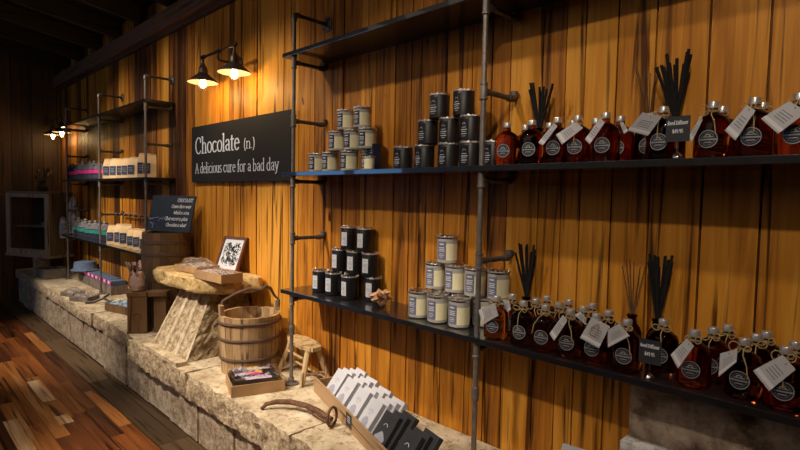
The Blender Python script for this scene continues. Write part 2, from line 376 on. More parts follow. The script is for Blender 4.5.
def text_mb(mb, s, size, o, ux, uy, nw=.042, nh=.016, shear=0, align='l', width=None):
    """write s starting at point o along ux with up uy; returns width"""
    adv = sum(G[c][1] for c in s); k = 1.0
    if width: k = width/(adv*size)
    x0 = 0 if align == 'l' else (-adv*size*k if align == 'r' else -adv*size*k/2)
    o = Vector(o); ux = Vector(ux).normalized(); uy = Vector(uy).normalized(); nrm = ux.cross(uy); lift = 0
    for c in s:
        for st in G[c][0]:
            for i in range(len(st)-1):
                pts = []
                for (x,y) in (st[i], st[i+1]):
                    x = x+shear*y
                    for q in range(8):
                        a = PI*q/4; pts.append((x+nw*math.cos(a)/k**.5, y+nh*math.sin(a)))
                h = hull(pts)
                lift += 6e-6; mb.add([o+nrm*lift+ux*(x0+x*size*k)+uy*(y*size) for x,y in h], [tuple(range(len(h)))])
        x0 += G[c][1]*size*k
    return adv*size*k

# ------------------------------------------------------------------ constants of the place
L0 = .394; LOW = .879; MID = 1.479; TOP = 2.073; ZE = 2.256; PY = -.21
TH = .02

# ------------------------------------------------------------------ room shell
edges = [-5.248,-4.991,-4.729,-4.573,-4.466,-4.322,-4.147,-3.999,-3.842,-3.709,-3.537,-3.389,-3.236,-3.079,-2.944,-2.785,-2.644,-2.487,-2.337,-2.18,-2.094,
         -1.96,-1.85,-1.72,-1.62,-1.557,-1.414,-1.283,-1.19,-1.106,-.972,-.813,-.705,-.588,-.442,-.297,-.16,-.02,.12,.27,.4,.55,.7,.85,1.0,1.2,1.4,1.6,1.8,2.0,2.2,2.4,2.6]
x = -5.248; pre = []
while x > -7.85: x -= U(.12,.2); pre.append(x)
edges = pre[::-1]+edges
mb = MB()
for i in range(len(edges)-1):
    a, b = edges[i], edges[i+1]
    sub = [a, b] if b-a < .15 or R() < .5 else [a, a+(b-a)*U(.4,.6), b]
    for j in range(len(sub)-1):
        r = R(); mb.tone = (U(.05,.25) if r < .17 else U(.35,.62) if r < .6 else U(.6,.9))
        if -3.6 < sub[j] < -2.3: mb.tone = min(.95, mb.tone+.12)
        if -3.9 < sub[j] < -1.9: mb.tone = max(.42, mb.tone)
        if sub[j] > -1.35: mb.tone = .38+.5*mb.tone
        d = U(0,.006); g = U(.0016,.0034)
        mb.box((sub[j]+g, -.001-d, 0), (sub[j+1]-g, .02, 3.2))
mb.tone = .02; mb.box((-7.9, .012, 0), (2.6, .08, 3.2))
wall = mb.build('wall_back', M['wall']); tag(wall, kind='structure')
mb = MB(); y = 0.1
while y > -5.2:
    w = U(.09,.16); mb.tone = U(.05,.5); mb.box((-7.86, y-w+.002, 0), (-7.79-U(0,.004), y-.002, 3.8)); y -= w
o = mb.build('wall_left', M['barrelwood']); tag(o, kind='structure')
mb = MB(); mb.box((-7.9,-5.3,0),(2.6,-5.2,4.1)); o = mb.build('wall_front', M['plaster']); tag(o, kind='structure')
mb = MB(); mb.box((2.5,-5.3,0),(2.6,.1,4.1)); o = mb.build('wall_right', M['plaster']); tag(o, kind='structure')
# wall plate beam along the top of the boards
mb = MB(); mb.tone = .5; mb.box((-7.8,-.07,2.652),(2.5,.0,2.79)); o = mb.build('trim_1', M['beam'], bevel=.006); tag(o, kind='structure')
mb = MB(); mb.tone = .1; mb.box((-7.8,-.03,2.62),(2.5,-.006,2.652)); o = mb.build('trim_2', M['beam'])
tag(o, kind='structure')
# ceiling and joists, climbing away from the wall
SL = .16
mb = MB(); vs = [(-7.9,.1,2.93),(2.6,.1,2.93),(2.6,-5.3,2.93+5.4*SL),(-7.9,-5.3,2.93+5.4*SL)]
mb.add(vs+[(a,b,c+.1) for a,b,c in vs], [(0,1,2,3),(4,7,6,5),(0,4,5,1),(1,5,6,2),(2,6,7,3),(3,7,4,0)])
o = mb.build('ceiling', M['ceil']); tag(o, kind='structure')
xj = -7.3; k = 3
while xj < 2.4:
    mb = MB(); mb.tone = U(.3,.7); w = .045
    vs = [(xj,0,2.79),(xj+w,0,2.79),(xj+w,-5.2,2.79+5.2*SL),(xj,-5.2,2.79+5.2*SL)]
    mb.add(vs+[(a,b,c+.15) for a,b,c in vs], [(0,3,2,1),(4,5,6,7),(0,1,5,4),(1,2,6,5),(2,3,7,6),(3,0,4,7)])
    o = mb.build('trim_%d' % k, M['joist']); tag(o, kind='structure'); k += 1; xj += .62
# floor: strips of mixed timber laid along the wall
mb = MB(); y = -.655; 
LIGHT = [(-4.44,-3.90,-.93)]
while y > -5.2:
    w = .074; x = -7.8-U(0,.8)
    while x < 2.5:
        ln = U(.35,1.3); r = R()
        mb.tone = U(.05,.3) if r < .35 else U(.3,.5) if r < .75 else U(.5,.74)
        mb.add([(x+.0008,y-w+.0008,0),(x+ln-.0008,y-w+.0008,0),(x+ln-.0008,y-.0008,0),(x+.0008,y-.0008,0)], [(0,1,2,3)]); x += ln
    y -= w
mb.tone = 0; mb.add([(-7.9,-5.3,-.003),(2.6,-5.3,-.003),(2.6,.1,-.003),(-7.9,.1,-.003)], [(0,1,2,3)])
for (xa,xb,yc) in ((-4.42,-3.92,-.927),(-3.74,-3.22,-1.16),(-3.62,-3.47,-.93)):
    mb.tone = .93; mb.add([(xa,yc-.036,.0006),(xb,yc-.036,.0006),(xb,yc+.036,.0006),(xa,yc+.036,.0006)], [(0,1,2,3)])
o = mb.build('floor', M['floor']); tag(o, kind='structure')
mb = MB(); x = -7.8
while x < 2.5:
    mb.tone = U(.2,.8); ln = U(.8,1.6); mb.box((x+.001,-.655,0),(min(2.5,x+ln)-.001,-.49,.006)); x += ln
o = mb.build('trim_40', M['border']); tag(o, kind='structure')
# window on the opposite wall, daylight only as blue glow on glossy edges
mb = MB(); mb.box((-7.79,-5.1,1.40),(-7.785,-4.0,1.95)); o = mb.build('window_1', M['window']); tag(o, kind='structure')
mb = MB(); mb.tone = .3
for a, b in (((-7.79,-5.16,1.34),(-7.75,-3.94,1.40)),((-7.79,-5.16,1.95),(-7.75,-3.94,2.01)),((-7.79,-5.16,1.40),(-7.75,-5.1,1.95)),((-7.79,-4.0,1.40),(-7.75,-3.94,1.95))): mb.box(a, b)
mb.build('window_frame', M['beam'], o)
mb = MB(); mb.box((-7.6,-5.2,1.40),(-6.3,-5.195,1.95)); o = mb.build('window_2', M['window']); tag(o, kind='structure')
mb = MB(); mb.tone = .3
for a, b in (((-7.66,-5.2,1.34),(-6.24,-5.16,1.40)),((-7.66,-5.2,1.95),(-6.24,-5.16,2.01)),((-7.66,-5.2,1.40),(-7.6,-5.16,1.95)),((-6.3,-5.2,1.40),(-6.24,-5.16,1.95))): mb.box(a, b)
mb.build('window_frame', M['beam'], o)

# ------------------------------------------------------------------ stone ledge
ledge = empty('stone_ledge', (0,0,0), 'long pale stone ledge of rough slabs on a block base, running along the timber wall', 'ledge')
xs = [-7.78,-7.1,-6.3,-5.45,-4.6,-3.62,-2.75,-1.75,-.6,.6,1.9]
for i in range(len(xs)-1):
    a, b = xs[i], xs[i+1]; near = a >= -3.63
    fy = (-.545 if near else -.505)+U(-.008,.008)
    mb = rough_block((a+.0008, fy, L0-(.135 if near else .10)), (b-.0008, -.008, L0), .030, .030 if a < -2.8 else .022, i+1, keep=('+z','+y','-z'), rnd=.016, face_mi=True)
    mb.build('slab', [M['lime'], M['hewn']], ledge, smooth=True)
x = -7.78; i = 0
while x < 1.9:
    ln = min(U(.34,.55), 1.9-x); fy = -.475+U(-.012,.008)
    rough_block((x+.010, fy, .002), (x+ln-.010, -.06, L0-.105), .012, .04, 30+i, keep=('-z','+y'), rnd=.008).build('block', M['block'], ledge, smooth=True)
    x += ln; i += 1
mb = MB(); mb.box((-7.78,-.468,.002),(1.9,-.06,L0-.10)); mb.build('mortar', M['mortar'], ledge)

# stone against the wall at the right, below the bottle shelf
o = rough_block((-.595,-.095,L0), (-.0,-.018,.838), .012, .035, 77, keep=('-z','+y')).build('stone_block', M['darkstone'], smooth=True)
tag(o, 'dark brown rough stone standing against the boards under the bottle shelf', 'stone')
o = rough_block((-.585,-.165,L0), (.4,-.112,.662), .005, .035, 78, keep=('-z','+y'), rnd=.004).build('stone_slab', M['palestone'], smooth=True)
tag(o, 'pale grey stone slab in front of the dark brown stone at lower right', 'stone')

# ------------------------------------------------------------------ stone pedestal with sloping fluted front and sandstone cap
PZ = .776
ped = empty('stone_pedestal', (-3.13,-.28,L0), 'stone pedestal with sloping fluted face and yellow slab top beside the wooden tub', 'pedestal')
def plin(mb): 
    for i, v in enumerate(mb.v): mb.v[i] = (v[0]+3.13, v[1]+.28, v[2]-L0)
    return mb
# body between front (fluted) and side (rough) faces
n = 20; nz = 14; mb = MB(); vs = []
def bodypt(u, w, t):  # u 0..1 along x, w 0..1 front to back, t 0..1 height
    xl = -3.36+.02*t; xr = -2.91-.10*t
    yf = (-.50+.036*u)*(1-t)+(-.30+.04*u)*t; yb = -.03
    return Vector((xl+(xr-xl)*u, yf+(yb-yf)*w, L0+.002+(PZ-L0)*t))
front = []
FL = 48
for j in range(nz+1):
    row = []
    for i in range(FL+1):
        u = i/FL; p = bodypt(u, 0, j/nz)
        fl = (u*3.0) % 1.0; inside = .14 < fl < .86
        d = .011 if inside and j > 0 else 0
        if inside: d += noise.noise(p*40)*.004
        row.append(p+Vector((0,d,0)))
    front.append(row)
mb = MB()
def grid(rows):
    m, k = len(rows), len(rows[0]); vs = [v for r in rows for v in r]
    return vs, [(j*k+i, j*k+i+1, (j+1)*k+i+1, (j+1)*k+i) for j in range(m-1) for i in range(k-1)]
mb.mi = 0; mb.add(*grid(front))
for fi in range(len(mb.m)):
    if .13 < (((fi % FL)+.5)/FL*3) % 1.0 < .87: mb.m[fi] = 1
side = []
for j in range(nz+1):
    row = []
    for i in range(17):
        p = bodypt(1, i/16, j/nz); k = 1 if 0 < i else 0
        row.append(p+Vector((k*(noise.noise(p*22)*.016+noise.noise(p*50)*.008), 0, 0)))
    side.append(row)
mb.mi = 2; mb.add(*grid(side)); mb.mi = 1
left = [[bodypt(0, i/8, j/nz) for i in range(9)] for j in range(nz+1)]
mb.add(*grid(left)); back = [[bodypt(i/8, 1, j/nz) for i in range(9)] for j in range(nz+1)]
mb.add(*grid(back)); mb.add([bodypt(0,0,1),bodypt(1,0,1),bodypt(1,1,1),bodypt(0,1,1)], [(0,1,2,3)]); mb.add([bodypt(0,0,0),bodypt(1,0,0),bodypt(1,1,0),bodypt(0,1,0)], [(0,3,2,1)])
plin(mb).build('fluted_body', [M['lime'], M['hewn'], M['pitted']], ped)
plin(rough_block((-3.40,-.545,L0-.001),(-2.86,-.47,L0+.03),.008,.03,91,keep=('-z',))).build('plinth', M['lime'], ped, smooth=True)
# cap outline
cap = [(-3.66,-.06),(-3.67,-.22),(-3.62,-.37),(-3.48,-.43),(-3.2,-.40),(-3.05,-.39),(-2.93,-.375),(-2.84,-.30),(-2.785,-.17),(-2.775,-.02),(-3.1,-.012),(-3.5,-.012)]
def smooth_poly(p, it=2):
    for _ in range(it):
        q = []
        for i in range(len(p)):
            a, b = p[i], p[(i+1)%len(p)]
            q += [(a[0]*.75+b[0]*.25, a[1]*.75+b[1]*.25), (a[0]*.25+b[0]*.75, a[1]*.25+b[1]*.75)]
        p = q
    return p
pp = smooth_poly(cap); mb = MB(); rows = []
for (ins, z) in ((.5,.776),(.05,.776),(.0,.79),(-.012,.81),(.0,.835),(.012,.852),(.03,.860),(.5,.860)):
    row = []
    for (x,y) in pp:
        cx, cy = -3.15, -.2; q = Vector((x*12,y*12,z*14)); d = (noise.noise(q)*.02+noise.noise(q*3)*.016+noise.noise(q*7)*.010) if ins < .2 else 0
        X = x+(cx-x)*ins*(1 if ins < .4 else 1.6)+d; Y = y+(cy-y)*ins*(1 if ins < .4 else 1.6)+(d if y < -.03 else 0)
        row.append(Vector((X, min(Y,-.008), z)))
    row.append(row[0].copy()); rows.append(row)
mb.add(*grid(rows)); mb.add([v for v in rows[0][:-1]], [tuple(range(len(pp)))]); mb.add([v for v in rows[-1][:-1]], [tuple(range(len(pp)))])
plin(mb).build('cap_slab', M['capstone'], ped, smooth=True, weld=True)

# ------------------------------------------------------------------ pipe shelving units
def pole_mb(xp, tees, z0=L0, z1=ZE):
    mb = MB(); mb.lathe([(.0095,z0+.004),(.0095,z1-.004)], 12, (xp,PY,0))
    mb.lathe([(.036,z0),(.036,z0+.008),(.016,z0+.012),(.0145,z0+.035),(.0095,z0+.036)], 20, (xp,PY,0))
    for z in tees:
        mb.lathe([(.0095,z-.030),(.0145,z-.029),(.0145,z-.022),(.0125,z-.020),(.0125,z+.020),(.0145,z+.022),(.0145,z+.029),(.0095,z+.030)], 14, (xp,PY,0))
    for z in (L0+.28,):
        mb.lathe([(.0095,z-.024),(.0135,z-.022),(.0135,z+.022),(.0095,z+.024)], 14, (xp,PY,0))
    mb.tube([(xp,PY,z1-.03),(xp,PY,z1-.006),(xp,PY+.006,z1),(xp,PY+.03,z1)], .0135, 12)
    return mb
def arm_mb(xp, z, flange=False, stub=1):
    mb = MB(); mb.tube([(xp,PY+.008,z),(xp,PY+.03,z)], .0125, 12)
    if flange:
        mb.tube([(xp,PY+.01,z),(xp,-.01,z)], .0095, 12)
        m = Matrix.Translation((xp,-.004,z)) @ Matrix.Rotation(PI/2,4,'X')
        mb.lathe([(.016,.024),(.015,.012),(.020,.008),(.040,.006),(.040,-.004)][::-1], 24, (0,0,0), m)
        for a in (45,135,225,315):
            mb.ball((xp+.028*math.cos(math.radians(a)),-.012,z+.028*math.sin(math.radians(a))), .005, 6)
    else:
        mb.tube([(xp,PY+.01,z),(xp,-.045,z)], .0095, 12)
        mb.tube([(xp,-.058,z),(xp,-.034,z),(xp,-.022,z+.004*stub),(xp,-.018,z+.016*stub),(xp,-.018,z+.028*stub)], .0135, 12)
        mb.tube([(xp,-.020,z+.014*stub),(xp,-.004,z+.014*stub)], .013, 12)
    return mb
def unit(poles, x0, x1, label, mids):
    root = empty('pipe_shelving_unit', ((x0+x1)/2, PY, L0), label, 'shelving unit')
    def off(mb):
        mb.v = [(a-(x0+x1)/2, b-PY, c-L0) for a,b,c in mb.v]; return mb
    zs = [TOP-.05, 1.735, MID-.046, 1.146, LOW-.046]
    for xp in poles:
        off(pole_mb(xp, zs)).build('pole', M['pipe'], root, smooth=True)
        off(arm_mb(xp, ZE, True)).build('wall_arm', M['fitting'], root, smooth=True)
        for z in zs: off(arm_mb(xp, z)).build('wall_arm', M['fitting'], root, smooth=True)
    for z in (LOW, MID, TOP):
        mb = MB(); mb.box((x0,-.232,z-TH),(x1,-.006,z))
        off(mb).build('shelf_board', M['shelf'], root, bevel=.0015)
    return root
unit([-2.2325,-1.0768,.079], -2.305, .30, 'black board and iron pipe shelving on the right holding candles and bottles', 0)
unit([-6.5811,-5.4155,-4.2458], -6.72, -4.19, 'black board and iron pipe shelving at far left holding bags and pouches', 0)

# ------------------------------------------------------------------ wall sign
sx0, sx1, sz0, sz1 = -3.828, -2.525, 1.444, 1.847
sign = empty('wall_sign', ((sx0+sx1)/2,-.02,sz0), 'black rectangular wall sign with pale serif lettering about chocolate', 'sign')
mb = MB(); mb.box((sx0-(sx0+sx1)/2,-.012,0),(sx1-(sx0+sx1)/2,.010,sz1-sz0)); mb.build('sign_board', M['signboard'], sign, bevel=.002)
def wtext(s, size, x, z, width, nw=.045):
    adv = sum(G[c][1] for c in s); k = width/(adv*size)
    for wd in s.split(' '):
        a = sum(G[c][1] for c in wd); mb = MB()
        text_mb(mb, wd, size, (x-(sx0+sx1)/2,-.0132,z-sz0), (1,0,0), (0,0,1), nw, nw*.42, width=a*size*k)
        mb.build('lettering', M['ink'], sign); x += (a+G[' '][1])*size*k
wtext('Chocolate', .155, -3.765, 1.650, .66, .055)
wtext('(n.)', .096, -3.06, 1.652, .15, .045)
wtext('A delicious cure for a bad day', .100, -3.765, 1.508, 1.12, .042)

# ------------------------------------------------------------------ twin cone wall lamps
def make_sconce():
    root = empty('twin_wall_lamp', (0,0,0))
    mb = MB()
    m = Matrix.Rotation(PI/2,4,'X')
    mb.lathe([(.052,.0),(.052,.008),(.030,.016),(.014,.024)], 24, (0,0,0), m)
    mb.build('wall_plate', M['shade_out'], root, smooth=True)
    mb = MB()
    mb.tube([(0,-.01,0),(0,-.12,0),(0,-.14,.006),(0,-.145,.02),(0,-.145,.055)], .0085, 10)
    mb.tube([(-.215,-.145,.055),(.215,-.145,.055)], .0085, 10)
    mb.tube([(-.02,-.145,.055),(.02,-.145,.055)], .013, 10)
    for s in (-1,1):
        mb.tube([(s*.19,-.145,.055),(s*.225,-.145,.055)], .0135, 10)
        mb.ball((s*.23,-.145,.055), .012, 8)
        mb.tube([(s*.212,-.145,.060),(s*.212,-.145,.0)], .0085, 10)
        mb.tube([(s*.212,-.145,.014),(s*.212,-.145,-.01)], .014, 10)
    mb.build('pipe_bracket', M['shade_out'], root, smooth=True)
    for s in (-1,1):
        mb = MB(); mb.mi = 0
        mb.lathe([(.018,.0),(.024,-.012),(.030,-.032),(.030,-.05),(.097,-.106),(.099,-.111)], 32, (s*.212,-.145,0))
        mb.mi = 1; mb.lathe([(.097,-.1105),(.095,-.105),(.028,-.050),(.026,-.034),(.012,-.03)], 32, (s*.212,-.145,0))
        # drop end discs of open shade
        mb.f = [f for f in mb.f if len(f) <= 4]; k = len(mb.f); mb.m = ([0]*(5*32)+[1]*(4*32))[:k]; mb.t = [.5]*k
        me_parts = mb.build('lamp_shade', [M['shade_out'], M['shade_in']], root, smooth=True)
        mb = MB(); mb.lathe([(.013,-.045),(.014,-.07),(.026,-.095),(.033,-.118),(.030,-.140),(.018,-.158),(.0,-.165)], 16, (s*.212,-.145,0))
        b = mb.build('bulb', M['bulbglass'], root, smooth=True)
        mb = MB(); mb.lathe([(.004,-.075),(.016,-.095),(.022,-.118),(.016,-.138),(.0,-.148)], 12, (s*.212,-.145,0)); mb.build('glowing_filament', M['ember'], b, smooth=True)
    return root
sc = make_sconce(); sc.location = (-3.18,0,2.205)
tag(sc, 'twin cone-shaded pipe wall lamp glowing above the chocolate sign', 'wall lamp')
s2 = copy_tree(sc); s2.location = (-7.28,0,2.145); tag(s2, 'far twin cone-shaded wall lamp in the corner behind the left shelving', 'wall lamp')
def plight(loc, e, col=(1,.62,.24), r=.03):
    l = bpy.data.lights.new('bulb_light','POINT'); l.energy = e; l.color = col; l.shadow_soft_size = r
    o = bpy.data.objects.new('bulb_light', l); C.objects.link(o); o.location = loc; return o
for xx in (-3.392,-2.968): plight((xx,-.145,2.03), 2.6)
for xx in (-7.49,-7.068): plight((xx,-.145,1.98), 1.2)

# ------------------------------------------------------------------ candles
def patch(mb, u0, u1, z0, z1, r, n=8, off=.0006, a0=-PI/2):
    rows = [[Vector(((r+off)*math.cos(a0+(u0+(u1-u0)*i/n)/r), (r+off)*math.sin(a0+(u0+(u1-u0)*i/n)/r), z)) for i in range(n+1)] for z in (z0,z1)]
    mb.add(*grid(rows))
def label_lines(mb, u0, u1, zs, r, off=.0010):
    for z, h, ins in zs: patch(mb, u0+ins, u1-ins, z, z+h, r, 6, off)
RC, HC = .0405, .100
def foil_rim(z, r):
    mb = MB(); rows = []
    for (rr, zz) in ((r*.6, z),(r+.001, z),(r+.0015, z+.006)):
        row = []
        for i in range(49):
            a = 2*PI*i/48; w = .0025*math.sin(i*2.3)+.0015*math.sin(i*5.1) if zz > z else 0
            row.append(Vector((rr*math.cos(a), rr*math.sin(a), zz+w)))
        rows.append(row)
    row = [Vector((v.x*.9, v.y*.9, v.z-.001)) for v in rows[-1]]; rows.append(row)
    mb.add(*grid(rows)); return mb
def candle_proto(kind):
    root = empty('candle', (0,0,0)); r = RC
    if kind in ('white', 'pale'):
        mb = MB(); mb.lathe([(r-.004,0),(r,.004),(r,.090),(r-.002,.092)], 32); mb.build('glass_jar', M['frost'], root, smooth=True)
        mb = MB(); patch(mb, .006, .070, .012, .072, r, 14, .0004); mb.build('wax', M['wax'], root)
        mb = MB(); patch(mb, -.034, .006, .014, .080, r, 10, .0006); l = mb.build('paper_label', M['navy' if kind == 'white' else 'slate_label'], root)
        mb = MB(); label_lines(mb, -.034, .006, [(.068,.004,.010),(.056,.0025,.006),(.050,.0025,.008),(.044,.0025,.006),(.034,.002,.010),(.028,.002,.008),(.022,.002,.012)], r); mb.build('label_print', M['white_print'], l)
        mb = MB(); mb.lathe([(r+.0015,.090),(r+.002,.092),(r+.002,.099),(r-.002,.1015),(.0,.102)], 32); mb.build('lid', M['lidsilver'], root, smooth=True)
        foil_rim(.094, r+.001).build('rim', M['rimfoil'], root)
    else:
        bm_ = M['charjar' if kind == 'char' else 'blackjar']
        mb = MB(); mb.lathe([(r-.003,0),(r,.003),(r,.094),(r-.001,.096)], 32); mb.build('jar', bm_, root, smooth=True)
        if kind == 'char':
            mb = MB(); patch(mb, -.036, .002, .008, .086, r, 10, .0005); l = mb.build('paper_label', M['blackjar'], root)
            mb = MB()
            rows = [[Vector(((r+.0012)*math.cos(-PI/2+(-.016+q*math.cos(t))/r), (r+.0012)*math.sin(-PI/2+(-.016+q*math.cos(t))/r), .064+q*math.sin(t))) for t in [PI*i/8 for i in range(9)]] for q in (.006,.0075)]
            mb.add(*grid(rows)); label_lines(mb, -.036, .002, [(.052,.0025,.008),(.042,.004,.004),(.035,.0025,.007),(.026,.0035,.005),(.018,.0018,.010)], r); mb.build('label_print', M['grey_label'], l)
        else:
            mb = MB(); patch(mb, -.034, .0, .018, .078, r, 10, .0005); l = mb.build('paper_label', M['grey_label'], root)
            mb = MB(); label_lines(mb, -.034, .0, [(.066,.003,.012),(.054,.0015,.006),(.049,.0015,.009),(.044,.0015,.006),(.032,.0015,.01),(.026,.0015,.008)], r); mb.build('label_print', M['tagprint'], l)
        mb = MB(); mb.lathe([(r-.001,.0955),(r-.002,.099),(.0,.0995)], 32); mb.build('lid', bm_, root, smooth=True)
        foil_rim(.096, r).build('rim', M['rimfoil'], root)
    return root
def place_all(proto, spots, group, cat, zs=1.0):
    used = []
    proto.scale = (1,1,zs)
    for (x, y, z, lab, rz) in spots:
        o = put(proto, used, (x,y,z), rz, lab); tag(o, lab, cat, group)
H1 = .1035
pos_b = ['first from the left', 'second from the left', 'third from the left', 'fourth from the left']
# cream candles on the middle shelf
wu = [(-2.150,-.125,0,'leftmost of its bottom row'),(-2.040,-.125,0,'second in its bottom row'),(-1.895,-.125,0,'third and nearest in its bottom row'),(-1.815,-.07,0,'behind the third in its bottom row, beside the navy box'),
      (-1.990,-.125,1,'left of the three in the middle row'),(-1.880,-.12,1,'centre of the three in the middle row'),(-1.775,-.12,1,'right of the three in the middle row'),
      (-1.938,-.115,2,'left of the two on top'),(-1.812,-.12,2,'right of the two on top')]
place_all(candle_proto('white'), [(x,y,MID+.097*k+.001,'cream navy-labelled candle, middle shelf, '+d, .42+U(-.10,.10)) for x,y,k,d in wu], 'cream candles on the middle shelf', 'candle', .94)
bu = [(-1.548,-.12,0,'leftmost of its bottom row'),(-1.427,-.12,0,'second in its bottom row'),(-1.302,-.12,0,'third in its bottom row'),(-1.196,-.12,0,'fourth in its bottom row beside the pole'),(-1.112,-.095,0,'right of the pole, mostly hidden by it'),
      (-1.410,-.12,1,'left of the three in the middle row'),(-1.300,-.12,1,'centre of the three in the middle row'),(-1.197,-.12,1,'right of the three in the middle row'),
      (-1.353,-.12,2,'left of the two on top'),(-1.232,-.12,2,'right of the two on top')]
place_all(candle_proto('char'), [(x,y,MID+.097*k+.001,'charcoal candle, middle shelf, '+d, .40+U(-.1,.1)) for x,y,k,d in bu], 'charcoal candles on the middle shelf', 'candle', .94)
bl = [(-2.120,-.116,0,'leftmost of its front row'),(-2.014,-.117,0,'second in its front row'),(-1.880,-.124,0,'third and nearest in its front row'),(-1.785,-.060,0,'rightmost in its bottom row'),(-2.062,-.042,0,'behind the first two of its front row'),(-1.955,-.045,0,'behind and left of the third in its front row'),
      (-2.017,-.075,1,'left of the three in the middle row'),(-1.908,-.072,1,'centre of the three in the middle row'),(-1.795,-.072,1,'right of the three in the middle row'),
      (-1.965,-.062,2,'left of the two on top'),(-1.845,-.062,2,'right of the two on top')]
place_all(candle_proto('black'), [(x,y,LOW+.1125*k+.001,'black grey-labelled candle, lower shelf, '+d, .55+U(-.12,.12)) for x,y,k,d in bl], 'black candles on the lower shelf', 'candle', 1.09)
wl = [(-1.418,-.146,0,'left of its front row'),(-1.312,-.150,0,'middle of its front row'),(-1.208,-.146,0,'right of its front row'),(-1.160,-.060,0,'behind the right one of its front row'),
      (-1.392,-.075,1,'left of its middle row'),(-1.288,-.075,1,'second in its middle row'),(-1.188,-.078,1,'third in its middle row, left of the pole'),(-1.085,-.072,1,'in its middle row, right of the pole'),(-1.072,-.072,0,'bottom row, right of the pole behind a tag'),(-1.262,-.060,0,'behind the middle one of its front row'),(-1.365,-.060,0,'behind the left one of its front row'),
      (-1.332,-.075,2,'single one on top')]
place_all(candle_proto('pale'), [(x,y,LOW+.1125*k+.001,'cream slate-labelled candle, lower shelf, '+d, .34+U(-.10,.10)) for x,y,k,d in wl], 'cream candles on the lower shelf', 'candle', 1.09)
# navy box and small jar beside the cream candles
bx = empty('gift_box', (-1.745,-.105,MID+.001), 'tall navy gift box beside the upper cream candles', 'box', rz=-.25)
mb = MB(); mb.cbox((0,0,.06),(.052,.04,.12)); mb.build('carton', M['navy'], bx, bevel=.001)
mb = MB()
for z,w in ((.09,.03),(.08,.036),(.068,.02),(.05,.032),(.04,.026)): mb.cbox((0,-.0207,z),(w,.001,.0035))
mb.build('box_print', M['grey_label'], bx)
jr = empty('tea_light_jar', (-1.703,-.17,MID+.001), 'small cream jar in front of the navy gift box', 'jar')
mb = MB(); mb.lathe([(.020,0),(.023,.003),(.023,.052),(.020,.056)], 24); mb.build('glass', M['frost'], jr, smooth=True)
mb = MB(); patch(mb,-.02,.032,.006,.046,.023,10,.0005); mb.build('wax', M['wax'], jr)
foil_rim(.053,.0225).build('rim', M['rimfoil'], jr)

# ------------------------------------------------------------------ bottles
def bottle_proto(dark=False):
    root = empty('bottle', (0,0,0)); r = .0425
    mb = MB(); mb.lathe([(.0,.003),(.028,.001),(r-.004,.003),(r,.008),(r,.082),(r-.002,.095),(r-.007,.105),(r-.017,.113),(.0145,.119),(.0130,.128),(.013,.134)], 28, sy=.80)
    mb.build('glass_body', M['darkamber' if dark else 'amber'], root, smooth=True)
    mb = MB(); mb.lathe([(.0125,.131),(.0133,.132),(.0133,.147),(.0122,.149),(.0,.149)], 20, wob=.012); mb.build('cap', M['capwhite'], root, smooth=True)
    # round label wrapped on the body
    R0 = .0235; cz = .050; a0 = -PI/2
    def pt(u, v, off): return Vector(((r+off)*math.cos(a0+u/r), .80*(r+off)*math.sin(a0+u/r), cz+v))
    mb = MB(); rows = [[pt(q*math.cos(t), q*math.sin(t), .0006) for t in [2*PI*i/28 for i in range(29)]] for q in (.0001,R0*.5,R0)]
    mb.add(*grid(rows)); l = mb.build('round_label', M['labeldisc'], root)
    mb = MB()
    for qa, qb in ((R0*.88,R0*.97),(R0*.66,R0*.69)):
        rows = [[pt(q*math.cos(t), q*math.sin(t), .0011) for t in [2*PI*i/28 for i in range(29)]] for q in (qa,qb)]
        mb.add(*grid(rows))
    for (u0,u1,v0,v1) in ((-.021,.021,-.003,.0005),(-.012,.012,.004,.0065),(-.009,.009,-.010,-.0075)):
        rows = [[pt(u0+(u1-u0)*i/6, v, .0012) for i in range(7)] for v in (v0,v1)]; mb.add(*grid(rows))
    rows = [[pt(q*math.cos(t), .006+q*math.sin(t), .0012) for t in [PI*i/8 for i in range(9)]] for q in (.004,.0075)]; mb.add(*grid(rows))
    mb.build('label_print', M['labelring'], l)
    return root
def twine_mb(seed):
    rnd = random.Random(seed); mb = MB()
    for k in range(2):
        mb.tube([(.0145*math.cos(t),.0145*math.sin(t),.122+.003*k+.001*math.sin(3*t)) for t in [2*PI*i/14 for i in range(14)]], .0014, 5, closed=True)
    for s in (-1,1):
        pts = []; h = rnd.uniform(.01,.024); w = rnd.uniform(.014,.026)
        for i in range(11):
            t = PI*2*i/10; pts.append((s*(.004+w*(1-math.cos(t))/2), -.017-.004*math.sin(t/2), .124+h*math.sin(t)*.6+.004*math.sin(t/2)))
        mb.tube(pts, .0014, 5)
    a = rnd.uniform(-.03,.03)
    mb.tube([(.002,-.016,.123),(.3*a,-.036,.112),(a*.8,-.042,.09),(a,-.044,.06)], .0013, 5)
    return mb
bproto = bottle_proto(); used = []
upper_front = [(-1.017,'leftmost beside the pole'),(-.920,'second of the front row'),(-.829,'third of the front row, with a narrow tag'),(-.760,'fourth of the front row, with a broad tag'),(-.672,'fifth of the front row'),(-.510,'under the big tilted tag, left of the price card'),(-.388,'first right of the price card'),(-.297,'second right of the price card, with a tag'),(-.208,'at the right edge of the picture, with a big tag')]
upper_back = [(-1.000,'behind and between the first two'),(-.905,'behind and between the second and third'),(-.818,'behind the third and fourth'),(-.742,'behind and left of the fifth'),(-.664,'behind and right of the fifth'),(-.575,'behind the big tilted tag'),(-.388,'behind, between the first two right of the price card'),(-.296,'behind the second right of the price card')]
def bottle_at(x, y, z, lab, group, twine=True, rz=None, tg=None):
    o = put(bproto, used, (x,y,z), (.5*math.atan2(-x,1.5)-.08+U(-.08,.08)) if rz is None else rz)
    tag(o, lab, 'bottle', group); TW.append((o, tg)); return o
TW = []
